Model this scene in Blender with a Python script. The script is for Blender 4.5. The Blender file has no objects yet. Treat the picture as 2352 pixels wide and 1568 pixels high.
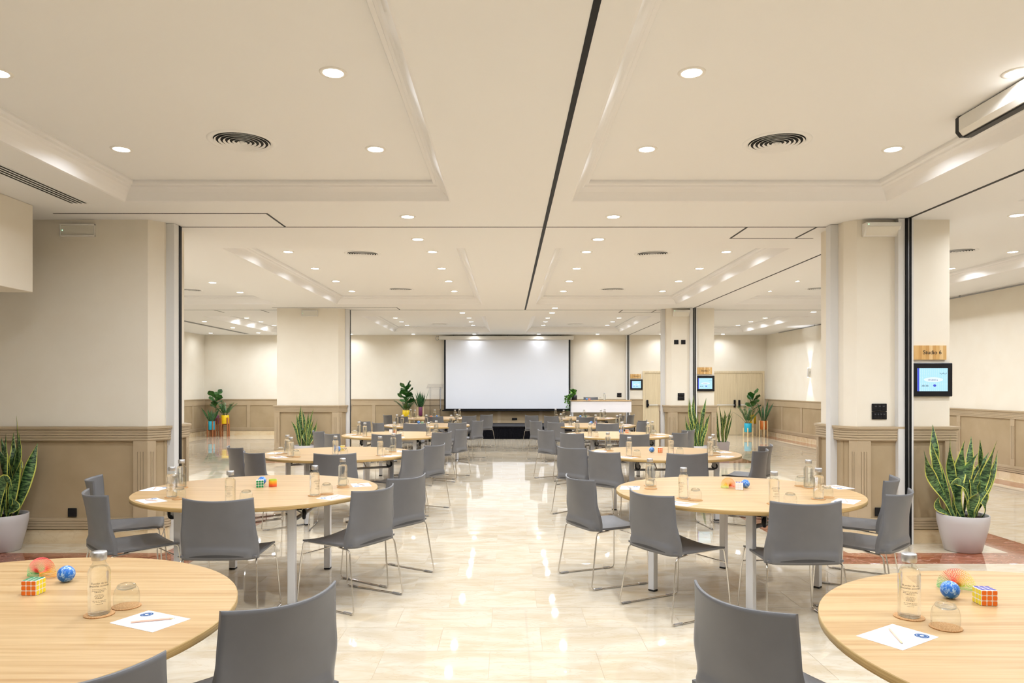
import bpy, bmesh, math, random
from mathutils import Vector, Matrix

# ------------------------------------------------------------------ camera, world, exposure
SC = bpy.context.scene
COL = SC.collection
F, CX, CY, EYE = 1639.0, 1165.0, 888.0, 1.54        # focal length and principal point in photo pixels, eye height
cam = bpy.data.cameras.new('camera')
cam.sensor_width = 36.0
cam.lens = F / 2352 * 36.0
cam.shift_x = (1176 - CX) / 2352
cam.shift_y = (CY - 784) / 2352
cam.clip_start = 0.05
cam_ob = bpy.data.objects.new('camera', cam)
cam_ob.location = (0, 0, EYE)
cam_ob.rotation_euler = (math.pi / 2, 0, 0)
COL.objects.link(cam_ob)
SC.camera = cam_ob

world = bpy.data.worlds.new('world')
SC.world = world
world.use_nodes = True
world.node_tree.nodes['Background'].inputs[0].default_value = (1.0, 0.95, 0.88, 1)
world.node_tree.nodes['Background'].inputs[1].default_value = 0.3

SC.view_settings.view_transform = 'Standard'
SC.view_settings.look = 'None'
SC.view_settings.gamma = 1.0
SC.view_settings.use_curve_mapping = False
SC.view_settings.exposure = 1.06
LAMP_POWER = 7.5
LAMP_COLOR = (0.925, 1.0, 1.11)
cy_ = SC.cycles
cy_.max_bounces = 8
cy_.diffuse_bounces = 3
cy_.glossy_bounces = 3
cy_.transmission_bounces = 6
cy_.transparent_max_bounces = 12
cy_.caustics_reflective = False
cy_.caustics_refractive = False
cy_.sample_clamp_indirect = 6.0
cy_.use_denoising = True
cy_.use_adaptive_sampling = True
cy_.adaptive_threshold = 0.085
cy_.adaptive_min_samples = 24
cy_.light_sampling_threshold = 0.05

CEIL = 3.19          # soffit height
COFF = 3.345         # height of the recessed coffer panels
WALL_Y = 22.80       # far wall
LEFT_X = -9.67
RIGHT_X = 8.28
NEAR_Y = -3.0
TABLE_Z = 0.745
STAGE_Z = 0.39
random.seed(7)


def at_z(px, py, z):
    """ground a photo pixel on the horizontal plane z"""
    d = F * (EYE - z) / (py - CY)
    return Vector(((px - CX) / F * d, d, z))


# ------------------------------------------------------------------ materials
MATS = {}


def srgb(r, g, b):
    def c(v):
        v /= 255.0
        return v / 12.92 if v <= 0.04045 else ((v + 0.055) / 1.055) ** 2.4
    return (c(r), c(g), c(b), 1.0)


def nodes_of(m):
    return m.node_tree.nodes, m.node_tree.links


def new_mat(name, rgb, rough=0.5, metal=0.0, spec=0.5, **kw):
    m = bpy.data.materials.new(name)
    m.use_nodes = True
    b = m.node_tree.nodes['Principled BSDF']
    b.inputs['Base Color'].default_value = srgb(*rgb)
    b.inputs['Roughness'].default_value = rough
    b.inputs['Metallic'].default_value = metal
    b.inputs['Specular IOR Level'].default_value = spec
    for k, v in kw.items():
        b.inputs[k].default_value = v
    MATS[name] = m
    return m


def add_noise_color(m, c1, c2, scale=(1, 1, 1), nscale=4.0, detail=4.0, p0=0.35, p1=0.65, coords='Object',
                    bump=0.0, bump_scale=200.0, distortion=0.0):
    n, l = nodes_of(m)
    b = n['Principled BSDF']
    tc = n.new('ShaderNodeTexCoord')
    mp = n.new('ShaderNodeMapping')
    mp.inputs['Scale'].default_value = scale
    nz = n.new('ShaderNodeTexNoise')
    nz.inputs['Scale'].default_value = nscale
    nz.inputs['Detail'].default_value = detail
    nz.inputs['Distortion'].default_value = distortion
    cr = n.new('ShaderNodeValToRGB')
    cr.color_ramp.elements[0].position = p0
    cr.color_ramp.elements[0].color = srgb(*c1)
    cr.color_ramp.elements[1].position = p1
    cr.color_ramp.elements[1].color = srgb(*c2)
    l.new(tc.outputs[coords], mp.inputs[0])
    l.new(mp.outputs[0], nz.inputs[0])
    l.new(nz.outputs[0], cr.inputs[0])
    l.new(cr.outputs[0], b.inputs['Base Color'])
    if bump:
        n2 = n.new('ShaderNodeTexNoise')
        n2.inputs['Scale'].default_value = bump_scale
        bp = n.new('ShaderNodeBump')
        bp.inputs['Strength'].default_value = bump
        bp.inputs['Distance'].default_value = 0.002
        l.new(tc.outputs[coords], n2.inputs[0])
        l.new(n2.outputs[0], bp.inputs['Height'])
        l.new(bp.outputs[0], b.inputs['Normal'])
    return m


add_noise_color(new_mat('wall_covering', (240, 231, 214), 0.75, spec=0.2), (239, 229.5, 212), (241, 232.5, 216),
                nscale=3.0, bump=0.25, bump_scale=260)
new_mat('ceiling_paint', (238, 237, 235), 0.7, spec=0.2)
new_mat('cornice_paint', (238, 236, 234), 0.36, spec=0.5)
add_noise_color(new_mat('wainscot_paint', (186, 166, 136), 0.5, spec=0.3), (182, 161, 130), (190, 170, 140), nscale=2.0)
add_noise_color(new_mat('wainscot_panel_covering', (178, 157, 125), 0.7, spec=0.2), (172, 151, 118), (182, 161, 129),
                nscale=2.0, bump=0.25, bump_scale=260)
new_mat('white_aluminium', (226, 224, 220), 0.4)
new_mat('grey_aluminium', (150, 150, 150), 0.35, metal=0.6)
new_mat('black_gasket', (6, 6, 9), 0.5, spec=0.25)
new_mat('black_plastic', (15, 14, 18), 0.4, spec=0.35)
new_mat('dark_slot', (12, 12, 12), 0.8)
new_mat('white_plastic', (236, 232, 224), 0.35)
new_mat('diffuser_plastic', (230, 224, 210), 0.3)
new_mat('chrome', (225, 222, 218), 0.10, metal=1.0)
new_mat('brushed_steel', (205, 205, 206), 0.35, metal=1.0)
new_mat('white_table_metal', (224, 223, 224), 0.35)
new_mat('grey_tube', (176, 176, 178), 0.3, metal=0.5)
new_mat('black_rubber', (22, 22, 24), 0.6)
add_noise_color(new_mat('chair_plastic', (108, 107, 108), 0.42, spec=0.4), (106, 105, 106), (111, 110, 111), nscale=6,
                bump=0.12, bump_scale=900)
new_mat('chair_slot', (66, 65, 66), 0.6)
new_mat('clear_plastic', (235, 235, 235), 0.15, **{'Transmission Weight': 0.8})
new_mat('pot_plastic', (198, 192, 190), 0.38)
add_noise_color(new_mat('soil', (40, 30, 24), 0.95, spec=0.1), (26, 19, 15), (58, 45, 36), nscale=60)
add_noise_color(new_mat('cork', (186, 140, 92), 0.9, spec=0.1), (182, 132, 84), (216, 172, 124), nscale=260, detail=6)
new_mat('paper', (246, 244, 246), 0.8, spec=0.2)
new_mat('ink_blue', (24, 78, 132), 0.6)
new_mat('ink_black', (26, 24, 24), 0.6)
new_mat('ink_grey', (150, 150, 155), 0.7)
new_mat('pencil_body', (236, 196, 172), 0.55)
new_mat('pencil_tip', (80, 76, 78), 0.5)
new_mat('screen_fabric', (238, 240, 246), 0.9, spec=0.1)
new_mat('stage_top', (34, 34, 38), 0.6)
add_noise_color(new_mat('stage_skirt', (14, 14, 18), 0.9, spec=0.1), (10, 10, 14), (20, 20, 25), nscale=30)
new_mat('sofa_white', (240, 236, 238), 0.5)
new_mat('plant_stem', (86, 96, 44), 0.6)
new_mat('pot_blue', (40, 176, 206), 0.3)
new_mat('pot_yellow', (238, 200, 20), 0.3)
new_mat('pot_mustard', (206, 168, 30), 0.3)
new_mat('pot_purple', (126, 60, 92), 0.3)
new_mat('pot_orange', (206, 112, 40), 0.3)
new_mat('pot_black', (30, 28, 32), 0.35)
new_mat('screen_glass_cyan', (190, 226, 240), 0.2)
new_mat('screen_blue', (70, 90, 210), 0.3)
new_mat('screen_white', (226, 240, 250), 0.3)
for nm_, col_, st_ in (('screen_glass_cyan', (168, 216, 234), 0.6), ('screen_blue', (60, 76, 210), 0.5), ('screen_white', (222, 236, 250), 0.55)):
    b_ = MATS[nm_].node_tree.nodes['Principled BSDF']
    b_.inputs['Emission Color'].default_value = srgb(*col_)
    b_.inputs['Emission Strength'].default_value = st_
    b_.inputs['Base Color'].default_value = (0.02, 0.02, 0.02, 1)
lens = new_mat('lamp_lens', (255, 250, 240), 0.4)
lens.node_tree.nodes['Principled BSDF'].inputs['Emission Color'].default_value = (1, 0.97, 0.92, 1)
lens.node_tree.nodes['Principled BSDF'].inputs['Emission Strength'].default_value = 12.0
led = new_mat('green_led', (120, 230, 150), 0.4)
led.node_tree.nodes['Principled BSDF'].inputs['Emission Color'].default_value = (0.3, 1, 0.5, 1)
led.node_tree.nodes['Principled BSDF'].inputs['Emission Strength'].default_value = 2.0


def wood(name, dark, light, axis, rough=0.4, fine=60.0, along=1.5, rnd=False):
    m = new_mat(name, light, rough, spec=0.35)
    n, l = nodes_of(m)
    b = n['Principled BSDF']
    tc = n.new('ShaderNodeTexCoord')
    mp = n.new('ShaderNodeMapping')
    s = [fine, fine, fine]
    s[axis] = along
    mp.inputs['Scale'].default_value = s
    if rnd:
        oi = n.new('ShaderNodeObjectInfo')
        sc = n.new('ShaderNodeVectorMath'); sc.operation = 'SCALE'
        sc.inputs[0].default_value = (31.0, 17.0, 11.0)
        l.new(oi.outputs['Random'], sc.inputs['Scale'])
        ad = n.new('ShaderNodeVectorMath'); ad.operation = 'ADD'
        l.new(tc.outputs['Object'], ad.inputs[0]); l.new(sc.outputs[0], ad.inputs[1])
        l.new(ad.outputs[0], mp.inputs[0])
    else:
        l.new(tc.outputs['Object'], mp.inputs[0])
    nz = n.new('ShaderNodeTexNoise')
    nz.inputs['Scale'].default_value = 1.0
    nz.inputs['Detail'].default_value = 6.0
    nz.inputs['Roughness'].default_value = 0.65
    nz.inputs['Distortion'].default_value = 0.4
    cr = n.new('ShaderNodeValToRGB')
    cr.color_ramp.elements[0].position = 0.32
    cr.color_ramp.elements[0].color = srgb(*dark)
    cr.color_ramp.elements[1].position = 0.62
    cr.color_ramp.elements[1].color = srgb(*light)
    l.new(mp.outputs[0], nz.inputs[0])
    l.new(nz.outputs[0], cr.inputs[0])
    l.new(cr.outputs[0], b.inputs['Base Color'])
    return m


wood('table_wood', (176, 137, 88), (203, 170, 123), 0, 0.38, 30, 1.0, True)
wood('table_edge', (150, 118, 66), (200, 168, 112), 0, 0.5, 180, 1.0)
m_ = MATS['table_edge']
m_.node_tree.nodes['Mapping'].inputs['Scale'].default_value = (1.0, 1.0, 260.0)
wood('door_wood', (214, 194, 156), (232, 214, 178), 2, 0.5, 60, 1.2)
wood('stand_wood_brown', (140, 84, 48), (176, 112, 68), 2, 0.5, 60, 3)
wood('stand_wood_pale', (226, 196, 142), (240, 216, 168), 2, 0.5, 60, 3)
wood('sign_wood_a', (206, 158, 92), (224, 182, 118), 2, 0.5, 70, 4)
wood('sign_wood_b', (196, 146, 82), (212, 166, 102), 2, 0.5, 70, 4)
wood('sign_wood_c', (222, 184, 126), (236, 204, 150), 2, 0.5, 70, 4)


def marble(name, base, warm, vein, rough, vein_amount=0.5):
    m = new_mat(name, base, rough, spec=0.6)
    n, l = nodes_of(m)
    b = n['Principled BSDF']
    geo = n.new('ShaderNodeNewGeometry')
    oi = n.new('ShaderNodeObjectInfo')
    at = n.new('ShaderNodeAttribute'); at.attribute_name = 'piece'
    sm = n.new('ShaderNodeMath'); sm.operation = 'ADD'
    l.new(oi.outputs['Random'], sm.inputs[0]); l.new(at.outputs['Fac'], sm.inputs[1])
    sc = n.new('ShaderNodeVectorMath'); sc.operation = 'SCALE'
    sc.inputs[0].default_value = (37.0, 53.0, 19.0)
    l.new(sm.outputs[0], sc.inputs['Scale'])
    ad = n.new('ShaderNodeVectorMath'); ad.operation = 'ADD'
    l.new(geo.outputs['Position'], ad.inputs[0]); l.new(sc.outputs[0], ad.inputs[1])
    mp = n.new('ShaderNodeMapping'); mp.inputs['Scale'].default_value = (1.0, 2.6, 2.0)
    l.new(ad.outputs[0], mp.inputs[0])
    n1 = n.new('ShaderNodeTexNoise'); n1.inputs['Scale'].default_value = 2.2; n1.inputs['Detail'].default_value = 5
    n1.inputs['Distortion'].default_value = 1.2
    l.new(mp.outputs[0], n1.inputs[0])
    c1 = n.new('ShaderNodeValToRGB')
    c1.color_ramp.elements[0].position = 0.36; c1.color_ramp.elements[0].color = srgb(*warm)
    c1.color_ramp.elements[1].position = 0.60; c1.color_ramp.elements[1].color = srgb(*base)
    l.new(n1.outputs[0], c1.inputs[0])
    n2 = n.new('ShaderNodeTexNoise'); n2.inputs['Scale'].default_value = 3.0; n2.inputs['Detail'].default_value = 8
    n2.inputs['Distortion'].default_value = 2.0
    l.new(mp.outputs[0], n2.inputs[0])
    sub = n.new('ShaderNodeMath'); sub.operation = 'SUBTRACT'; sub.inputs[1].default_value = 0.5
    l.new(n2.outputs[0], sub.inputs[0])
    ab = n.new('ShaderNodeMath'); ab.operation = 'ABSOLUTE'
    l.new(sub.outputs[0], ab.inputs[0])
    c2 = n.new('ShaderNodeValToRGB')
    c2.color_ramp.elements[0].position = 0.0; c2.color_ramp.elements[0].color = (vein_amount,) * 3 + (1,)
    c2.color_ramp.elements[1].position = 0.022; c2.color_ramp.elements[1].color = (0, 0, 0, 1)
    l.new(ab.outputs[0], c2.inputs[0])
    mx = n.new('ShaderNodeMix'); mx.data_type = 'RGBA'
    l.new(c2.outputs[0], mx.inputs[0]); l.new(c1.outputs[0], mx.inputs[6])
    mx.inputs[7].default_value = srgb(*vein)
    hv = n.new('ShaderNodeHueSaturation')
    mr = n.new('ShaderNodeMapRange'); mr.inputs[3].default_value = 0.94; mr.inputs[4].default_value = 1.03
    fr = n.new('ShaderNodeMath'); fr.operation = 'FRACT'
    l.new(sm.outputs[0], fr.inputs[0]); l.new(fr.outputs[0], mr.inputs[0]); l.new(mr.outputs[0], hv.inputs['Value'])
    l.new(mx.outputs[2], hv.inputs['Color'])
    l.new(hv.outputs[0], b.inputs['Base Color'])
    return m


marble('marble_beige', (222, 209, 187), (210, 192, 163), (196, 168, 132), 0.03, 0.32)
marble('marble_red', (160, 94, 64), (134, 70, 46), (206, 160, 140), 0.05, 0.8)
marble('marble_plinth', (234, 214, 178), (224, 198, 156), (206, 176, 132), 0.25, 0.3)
new_mat('grout', (206, 186, 158), 0.7)


def thin_glass(name, tint, ior=1.45, rough=0.0):
    m = bpy.data.materials.new(name); m.use_nodes = True
    n, l = nodes_of(m)
    n.remove(n['Principled BSDF'])
    out = n['Material Output']
    tr = n.new('ShaderNodeBsdfTransparent'); tr.inputs[0].default_value = tint
    gl = n.new('ShaderNodeBsdfGlossy'); gl.inputs['Roughness'].default_value = rough
    lw = n.new('ShaderNodeLayerWeight'); lw.inputs[0].default_value = 0.5
    pw = n.new('ShaderNodeMath'); pw.operation = 'POWER'; pw.inputs[1].default_value = 3.5
    fr = n.new('ShaderNodeMath'); fr.operation = 'MULTIPLY_ADD'; fr.inputs[1].default_value = 0.75; fr.inputs[2].default_value = 0.04
    l.new(lw.outputs['Facing'], pw.inputs[0]); l.new(pw.outputs[0], fr.inputs[0])
    mx = n.new('ShaderNodeMixShader')
    l.new(fr.outputs[0], mx.inputs[0]); l.new(tr.outputs[0], mx.inputs[1]); l.new(gl.outputs[0], mx.inputs[2])
    l.new(mx.outputs[0], out.inputs[0])
    MATS[name] = m
    return m


thin_glass('clear_glass', (0.97, 0.985, 0.975, 1), 1.5)
thin_glass('acrylic', (0.955, 0.955, 0.965, 1), 1.5)


def solid_glass(name, tint, ior, mixin):
    m = bpy.data.materials.new(name); m.use_nodes = True
    n, l = nodes_of(m)
    n.remove(n['Principled BSDF'])
    out = n['Material Output']
    g = n.new('ShaderNodeBsdfGlass'); g.inputs['Color'].default_value = tint; g.inputs['IOR'].default_value = ior
    g.inputs['Roughness'].default_value = 0.0
    tr = n.new('ShaderNodeBsdfTransparent'); tr.inputs[0].default_value = tint
    mx = n.new('ShaderNodeMixShader'); mx.inputs[0].default_value = mixin
    l.new(g.outputs[0], mx.inputs[1]); l.new(tr.outputs[0], mx.inputs[2]); l.new(mx.outputs[0], out.inputs[0])
    MATS[name] = m
    return m


solid_glass('water_in_glass', (0.985, 0.995, 0.985, 1), 1.36, 0.5)
solid_glass('thick_glass', (0.985, 0.995, 0.99, 1), 1.5, 0.4)


def leaf_snake():
    m = new_mat('snake_leaf', (60, 110, 50), 0.35, spec=0.5)
    n, l = nodes_of(m)
    b = n['Principled BSDF']
    uv = n.new('ShaderNodeUVMap')
    sp = n.new('ShaderNodeSeparateXYZ')
    l.new(uv.outputs[0], sp.inputs[0])
    oi = n.new('ShaderNodeObjectInfo')
    mp = n.new('ShaderNodeCombineXYZ')
    mu = n.new('ShaderNodeMath'); mu.operation = 'MULTIPLY'; mu.inputs[1].default_value = 2.0
    mv = n.new('ShaderNodeMath'); mv.operation = 'MULTIPLY'; mv.inputs[1].default_value = 55.0
    mr = n.new('ShaderNodeMath'); mr.operation = 'MULTIPLY'; mr.inputs[1].default_value = 40.0
    l.new(sp.outputs[0], mu.inputs[0]); l.new(sp.outputs[1], mv.inputs[0]); l.new(oi.outputs['Random'], mr.inputs[0])
    l.new(mu.outputs[0], mp.inputs[0]); l.new(mv.outputs[0], mp.inputs[1]); l.new(mr.outputs[0], mp.inputs[2])
    nz = n.new('ShaderNodeTexNoise'); nz.inputs['Scale'].default_value = 1.0; nz.inputs['Detail'].default_value = 3
    nz.inputs['Distortion'].default_value = 0.35
    l.new(mp.outputs[0], nz.inputs[0])
    cr = n.new('ShaderNodeValToRGB')
    cr.color_ramp.elements[0].position = 0.42; cr.color_ramp.elements[0].color = srgb(20, 52, 28)
    cr.color_ramp.elements[1].position = 0.66; cr.color_ramp.elements[1].color = srgb(116, 150, 88)
    l.new(nz.outputs[0], cr.inputs[0])
    a = n.new('ShaderNodeMath'); a.operation = 'SUBTRACT'; a.inputs[1].default_value = 0.5
    l.new(sp.outputs[0], a.inputs[0])
    ab = n.new('ShaderNodeMath'); ab.operation = 'ABSOLUTE'; l.new(a.outputs[0], ab.inputs[0])
    gt = n.new('ShaderNodeMath'); gt.operation = 'GREATER_THAN'; gt.inputs[1].default_value = 0.41
    l.new(ab.outputs[0], gt.inputs[0])
    mx = n.new('ShaderNodeMix'); mx.data_type = 'RGBA'
    l.new(gt.outputs[0], mx.inputs[0]); l.new(cr.outputs[0], mx.inputs[6])
    mx.inputs[7].default_value = srgb(206, 208, 96)
    l.new(mx.outputs[2], b.inputs['Base Color'])


leaf_snake()
add_noise_color(new_mat('snake_leaf_plain', (44, 90, 48), 0.4), (24, 66, 34), (74, 120, 66), scale=(20, 20, 40), nscale=1.0)
add_noise_color(new_mat('fiddle_leaf', (40, 92, 36), 0.3, spec=0.6), (22, 66, 28), (64, 120, 48), nscale=6)
add_noise_color(new_mat('zz_leaf', (30, 82, 36), 0.28, spec=0.6), (20, 62, 30), (56, 116, 50), nscale=14)
add_noise_color(new_mat('pothos_leaf', (80, 150, 50), 0.35, spec=0.5), (40, 106, 34), (136, 186, 78), nscale=16)


def ball_mat():
    m = new_mat('ball_print', (30, 120, 200), 0.35)
    add_noise_color(m, (22, 108, 200), (190, 222, 240), nscale=85, detail=4, p0=0.46, p1=0.70, distortion=1.0)
    return m


ball_mat()


def vcol_mat():
    m = new_mat('rainbow_plastic', (255, 120, 90), 0.3)
    n, l = nodes_of(m)
    at = n.new('ShaderNodeVertexColor'); at.layer_name = 'hue'
    l.new(at.outputs[0], n['Principled BSDF'].inputs['Base Color'])


vcol_mat()
for nm_, rgb_ in (('sticker_orange', (246, 118, 24)), ('sticker_yellow', (240, 214, 40)), ('sticker_green', (18, 140, 84)),
                  ('sticker_blue', (60, 52, 160)), ('sticker_white', (244, 244, 244)), ('sticker_red', (200, 40, 40))):
    new_mat(nm_, rgb_, 0.35)
new_mat('cube_plastic', (244, 234, 224), 0.35)


# ------------------------------------------------------------------ mesh helpers
class MB:
    """collects geometry for one mesh"""
    def __init__(self, M=None):
        self.v, self.f, self.mi, self.sm, self.uv, self.M = [], [], [], [], {}, M

    def add(self, verts, faces, mi=0, smooth=False):
        o = len(self.v)
        for p in verts:
            p = Vector(p)
            self.v.append(self.M @ p if self.M else p)
        for f in faces:
            self.f.append([o + i for i in f]); self.mi.append(mi); self.sm.append(smooth)
        return o

    def box(self, x0, x1, y0, y1, z0, z1, mi=0):
        vs = [(x, y, z) for z in (z0, z1) for y in (y0, y1) for x in (x0, x1)]
        self.add(vs, [(0, 2, 3, 1), (4, 5, 7, 6), (0, 1, 5, 4), (2, 6, 7, 3), (0, 4, 6, 2), (1, 3, 7, 5)], mi)

    def bbox(self, x0, x1, y0, y1, z0, z1, b, mi=0):
        """box with chamfered edges"""
        xs, ys, zs = (x0, x1), (y0, y1), (z0, z1)
        vs, idx = [], {}
        for i in (0, 1):
            for j in (0, 1):
                for k in (0, 1):
                    sx, sy, sz = (1, -1)[i], (1, -1)[j], (1, -1)[k]
                    for a in range(3):
                        p = [xs[i] + sx * b, ys[j] + sy * b, zs[k] + sz * b]
                        p[a] = (xs[i], ys[j], zs[k])[a]
                        idx[i, j, k, a] = len(vs); vs.append(p)
        fs = []
        for a in range(3):
            u, w = (a + 1) % 3, (a + 2) % 3
            for s in (0, 1):
                q = []
                for (p_, r_) in ((0, 0), (1, 0), (1, 1), (0, 1)):
                    c = [0, 0, 0]; c[a] = s; c[u] = p_; c[w] = r_
                    q.append(idx[c[0], c[1], c[2], a])
                fs.append(q if s else q[::-1])
            for p_ in (0, 1):
                for r_ in (0, 1):
                    c0 = [0, 0, 0]; c0[a] = 0; c0[u] = p_; c0[w] = r_
                    c1 = list(c0); c1[a] = 1
                    q = [idx[(*c0, u)], idx[(*c1, u)], idx[(*c1, w)], idx[(*c0, w)]]
                    fs.append(q if (p_ ^ r_) == 0 else q[::-1])
        for i in (0, 1):
            for j in (0, 1):
                for k in (0, 1):
                    q = [idx[i, j, k, 0], idx[i, j, k, 1], idx[i, j, k, 2]]
                    fs.append(q if (i + j + k) % 2 else q[::-1])
        self.add(vs, fs, mi)

    def prism(self, poly, z0, z1, mi=0, cap=True, holes=False):
        n = len(poly)
        vs = [(p[0], p[1], z0) for p in poly] + [(p[0], p[1], z1) for p in poly]
        fs = [(i, (i + 1) % n, n + (i + 1) % n, n + i) for i in range(n)]
        if cap:
            fs += [tuple(range(n - 1, -1, -1)), tuple(range(n, 2 * n))]
        self.add(vs, fs, mi)

    def lathe(self, prof, n=24, c=(0, 0, 0), mi=0, smooth=True, cap0=False, cap1=False):
        vs, fs = [], []
        for (r, z) in prof:
            for i in range(n):
                a = 2 * math.pi * i / n
                vs.append((c[0] + r * math.cos(a), c[1] + r * math.sin(a), c[2] + z))
        for k in range(len(prof) - 1):
            for i in range(n):
                j = (i + 1) % n
                fs.append((k * n + i, k * n + j, (k + 1) * n + j, (k + 1) * n + i))
        o = self.add(vs, fs, mi, smooth)
        m = len(prof) - 1
        if cap0:
            self.f.append([o + i for i in range(n - 1, -1, -1)]); self.mi.append(mi); self.sm.append(False)
        if cap1:
            self.f.append([o + m * n + i for i in range(n)]); self.mi.append(mi); self.sm.append(False)

    def tube(self, path, r, n=8, mi=0, closed=False, smooth=True, caps=True):
        P = [Vector(p) for p in path]
        m = len(P)
        rings = []
        up = None
        for i, p in enumerate(P):
            if closed:
                t = (P[(i + 1) % m] - P[i - 1]).normalized()
            else:
                t = (P[min(i + 1, m - 1)] - P[max(i - 1, 0)]).normalized()
            if up is None:
                up = Vector((0, 0, 1)) if abs(t.z) < 0.9 else Vector((1, 0, 0))
            a = t.cross(up)
            if a.length < 1e-5:
                a = t.cross(Vector((0, 1, 0)))
            a.normalize()
            b = a.cross(t).normalized()
            up = b
            rr = r[i] if isinstance(r, (list, tuple)) else r
            rings.append([p + a * (rr * math.cos(2 * math.pi * k / n)) + b * (rr * math.sin(2 * math.pi * k / n)) for k in range(n)])
        vs = [q for ring in rings for q in ring]
        fs = []
        for i in range(m if closed else m - 1):
            j = (i + 1) % m
            for k in range(n):
                k2 = (k + 1) % n
                fs.append((i * n + k, i * n + k2, j * n + k2, j * n + k))
        o = self.add(vs, fs, mi, smooth)
        if caps and not closed:
            self.f.append([o + i for i in range(n - 1, -1, -1)]); self.mi.append(mi); self.sm.append(False)
            self.f.append([o + (m - 1) * n + i for i in range(n)]); self.mi.append(mi); self.sm.append(False)

    def cyl(self, p0, p1, r, n=16, mi=0):
        self.tube([p0, p1], r, n, mi)

    def grid(self, fn, nu, nv, mi=0, smooth=True, uv=True, flip=False):
        vs, fs = [], []
        o = len(self.v)
        for j in range(nv + 1):
            for i in range(nu + 1):
                vs.append(fn(i / nu, j / nv))
                if uv:
                    self.uv[o + len(vs) - 1] = (i / nu, j / nv)
        for j in range(nv):
            for i in range(nu):
                a = j * (nu + 1) + i
                q = (a, a + 1, a + nu + 2, a + nu + 1)
                fs.append(q[::-1] if flip else q)
        self.add(vs, fs, mi, smooth)

    def mesh(self, name, mats):
        me = bpy.data.meshes.new(name)
        me.from_pydata([tuple(v) for v in self.v], [], self.f)
        for m in (mats if isinstance(mats, (list, tuple)) else [mats]):
            me.materials.append(MATS[m])
        me.polygons.foreach_set('material_index', self.mi)
        me.polygons.foreach_set('use_smooth', self.sm)
        if self.uv:
            l = me.uv_layers.new(name='UVMap')
            for lp in me.loops:
                l.data[lp.index].uv = self.uv.get(lp.vertex_index, (0.5, 0.5))
        me.update()
        return me


def link(name, data, parent=None, loc=None, rotz=0.0, M=None):
    o = bpy.data.objects.new(name, data)
    COL.objects.link(o)
    if parent is not None:
        o.parent = parent
    if M is not None:
        o.matrix_local = M
    else:
        if loc is not None:
            o.location = loc
        if rotz:
            o.rotation_euler = (0, 0, rotz)
    return o


def tag(o, label=None, cat=None, group=None, kind=None):
    if label:
        o['label'] = label
    if cat:
        o['category'] = cat
    if group:
        o['group'] = group
    if kind:
        o['kind'] = kind
    return o


def struct(name, mesh, label, cat):
    return tag(link(name, mesh), label, cat, kind='structure')


def empty(name, loc, rotz=0.0):
    o = link(name, None, None, loc, rotz)
    o.empty_display_size = 0.1
    return o


def spawn(name, parts, loc, rotz, label, cat, group=None):
    """a thing from shared part meshes: parts = [(part name, mesh, matrix, [sub-parts])]"""
    r = tag(empty(name, loc, rotz), label, cat, group)

    def put(lst, par):
        for p in lst:
            c = link(p[0], p[1], par, M=p[2] if len(p) > 2 and p[2] is not None else Matrix())
            if len(p) > 3:
                put(p[3], c)
    put(parts, r)
    return r


def text_mesh(body, size, mat, depth=0.001, align='CENTER', name='lettering', spacing=1.0):
    cu = bpy.data.curves.new('lettering_curve', 'FONT')
    cu.body = body
    cu.size = size
    cu.align_x = align
    cu.align_y = 'CENTER'
    cu.extrude = depth
    cu.space_character = spacing
    cu.resolution_u = 3
    o = bpy.data.objects.new('lettering_tmp', cu)
    COL.objects.link(o)
    bpy.context.view_layer.update()
    dg = bpy.context.evaluated_depsgraph_get()
    me = bpy.data.meshes.new_from_object(o.evaluated_get(dg))
    bpy.data.objects.remove(o)
    bpy.data.curves.remove(cu)
    me.name = name
    me.materials.clear()
    me.materials.append(MATS[mat])
    return me


FACE_CAM = Matrix.Rotation(math.pi / 2, 4, 'X')      # lettering laid in XY stands up facing -Y


def offset_poly(poly, d):
    """offset a counter-clockwise polygon outwards"""
    n = len(poly)
    out = []
    for i in range(n):
        p0, p1, p2 = Vector(poly[i - 1]), Vector(poly[i]), Vector(poly[(i + 1) % n])
        e1, e2 = (p1 - p0).normalized(), (p2 - p1).normalized()
        n1, n2 = Vector((e1.y, -e1.x)), Vector((e2.y, -e2.x))
        k = (n1 + n2) / (1 + n1.dot(n2))
        out.append(p1 + k * d)
    return out

# ------------------------------------------------------------------ floor: marble tiles laid in rows with red border strips
ROW, TILE = 0.41, 0.615
ring_rects = []


def ring(x0, x1, y0, inner=True):
    y1 = y0 + 6 * ROW
    ring_rects.extend([(x0, x1, y0, y0 + ROW), (x0, x1, y1 - ROW, y1)])
    if x0 > -5.5:
        ring_rects.append((x0, x0 + ROW, y0 + ROW, y1 - ROW))
    ring_rects.append((x1 - ROW, x1, y0 + ROW, y1 - ROW))


ring(2.75, 5.06, 6.21)
ring(2.75, 5.06, 6.21 + 20 * ROW)
ring(-6.2, -2.78, 6.21)
ring(-5.06, -2.78, 6.21 + 20 * ROW)
ring_rects.append((7.80, 8.21, 6.21 - 8 * ROW, 6.21 + 40 * ROW))

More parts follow.
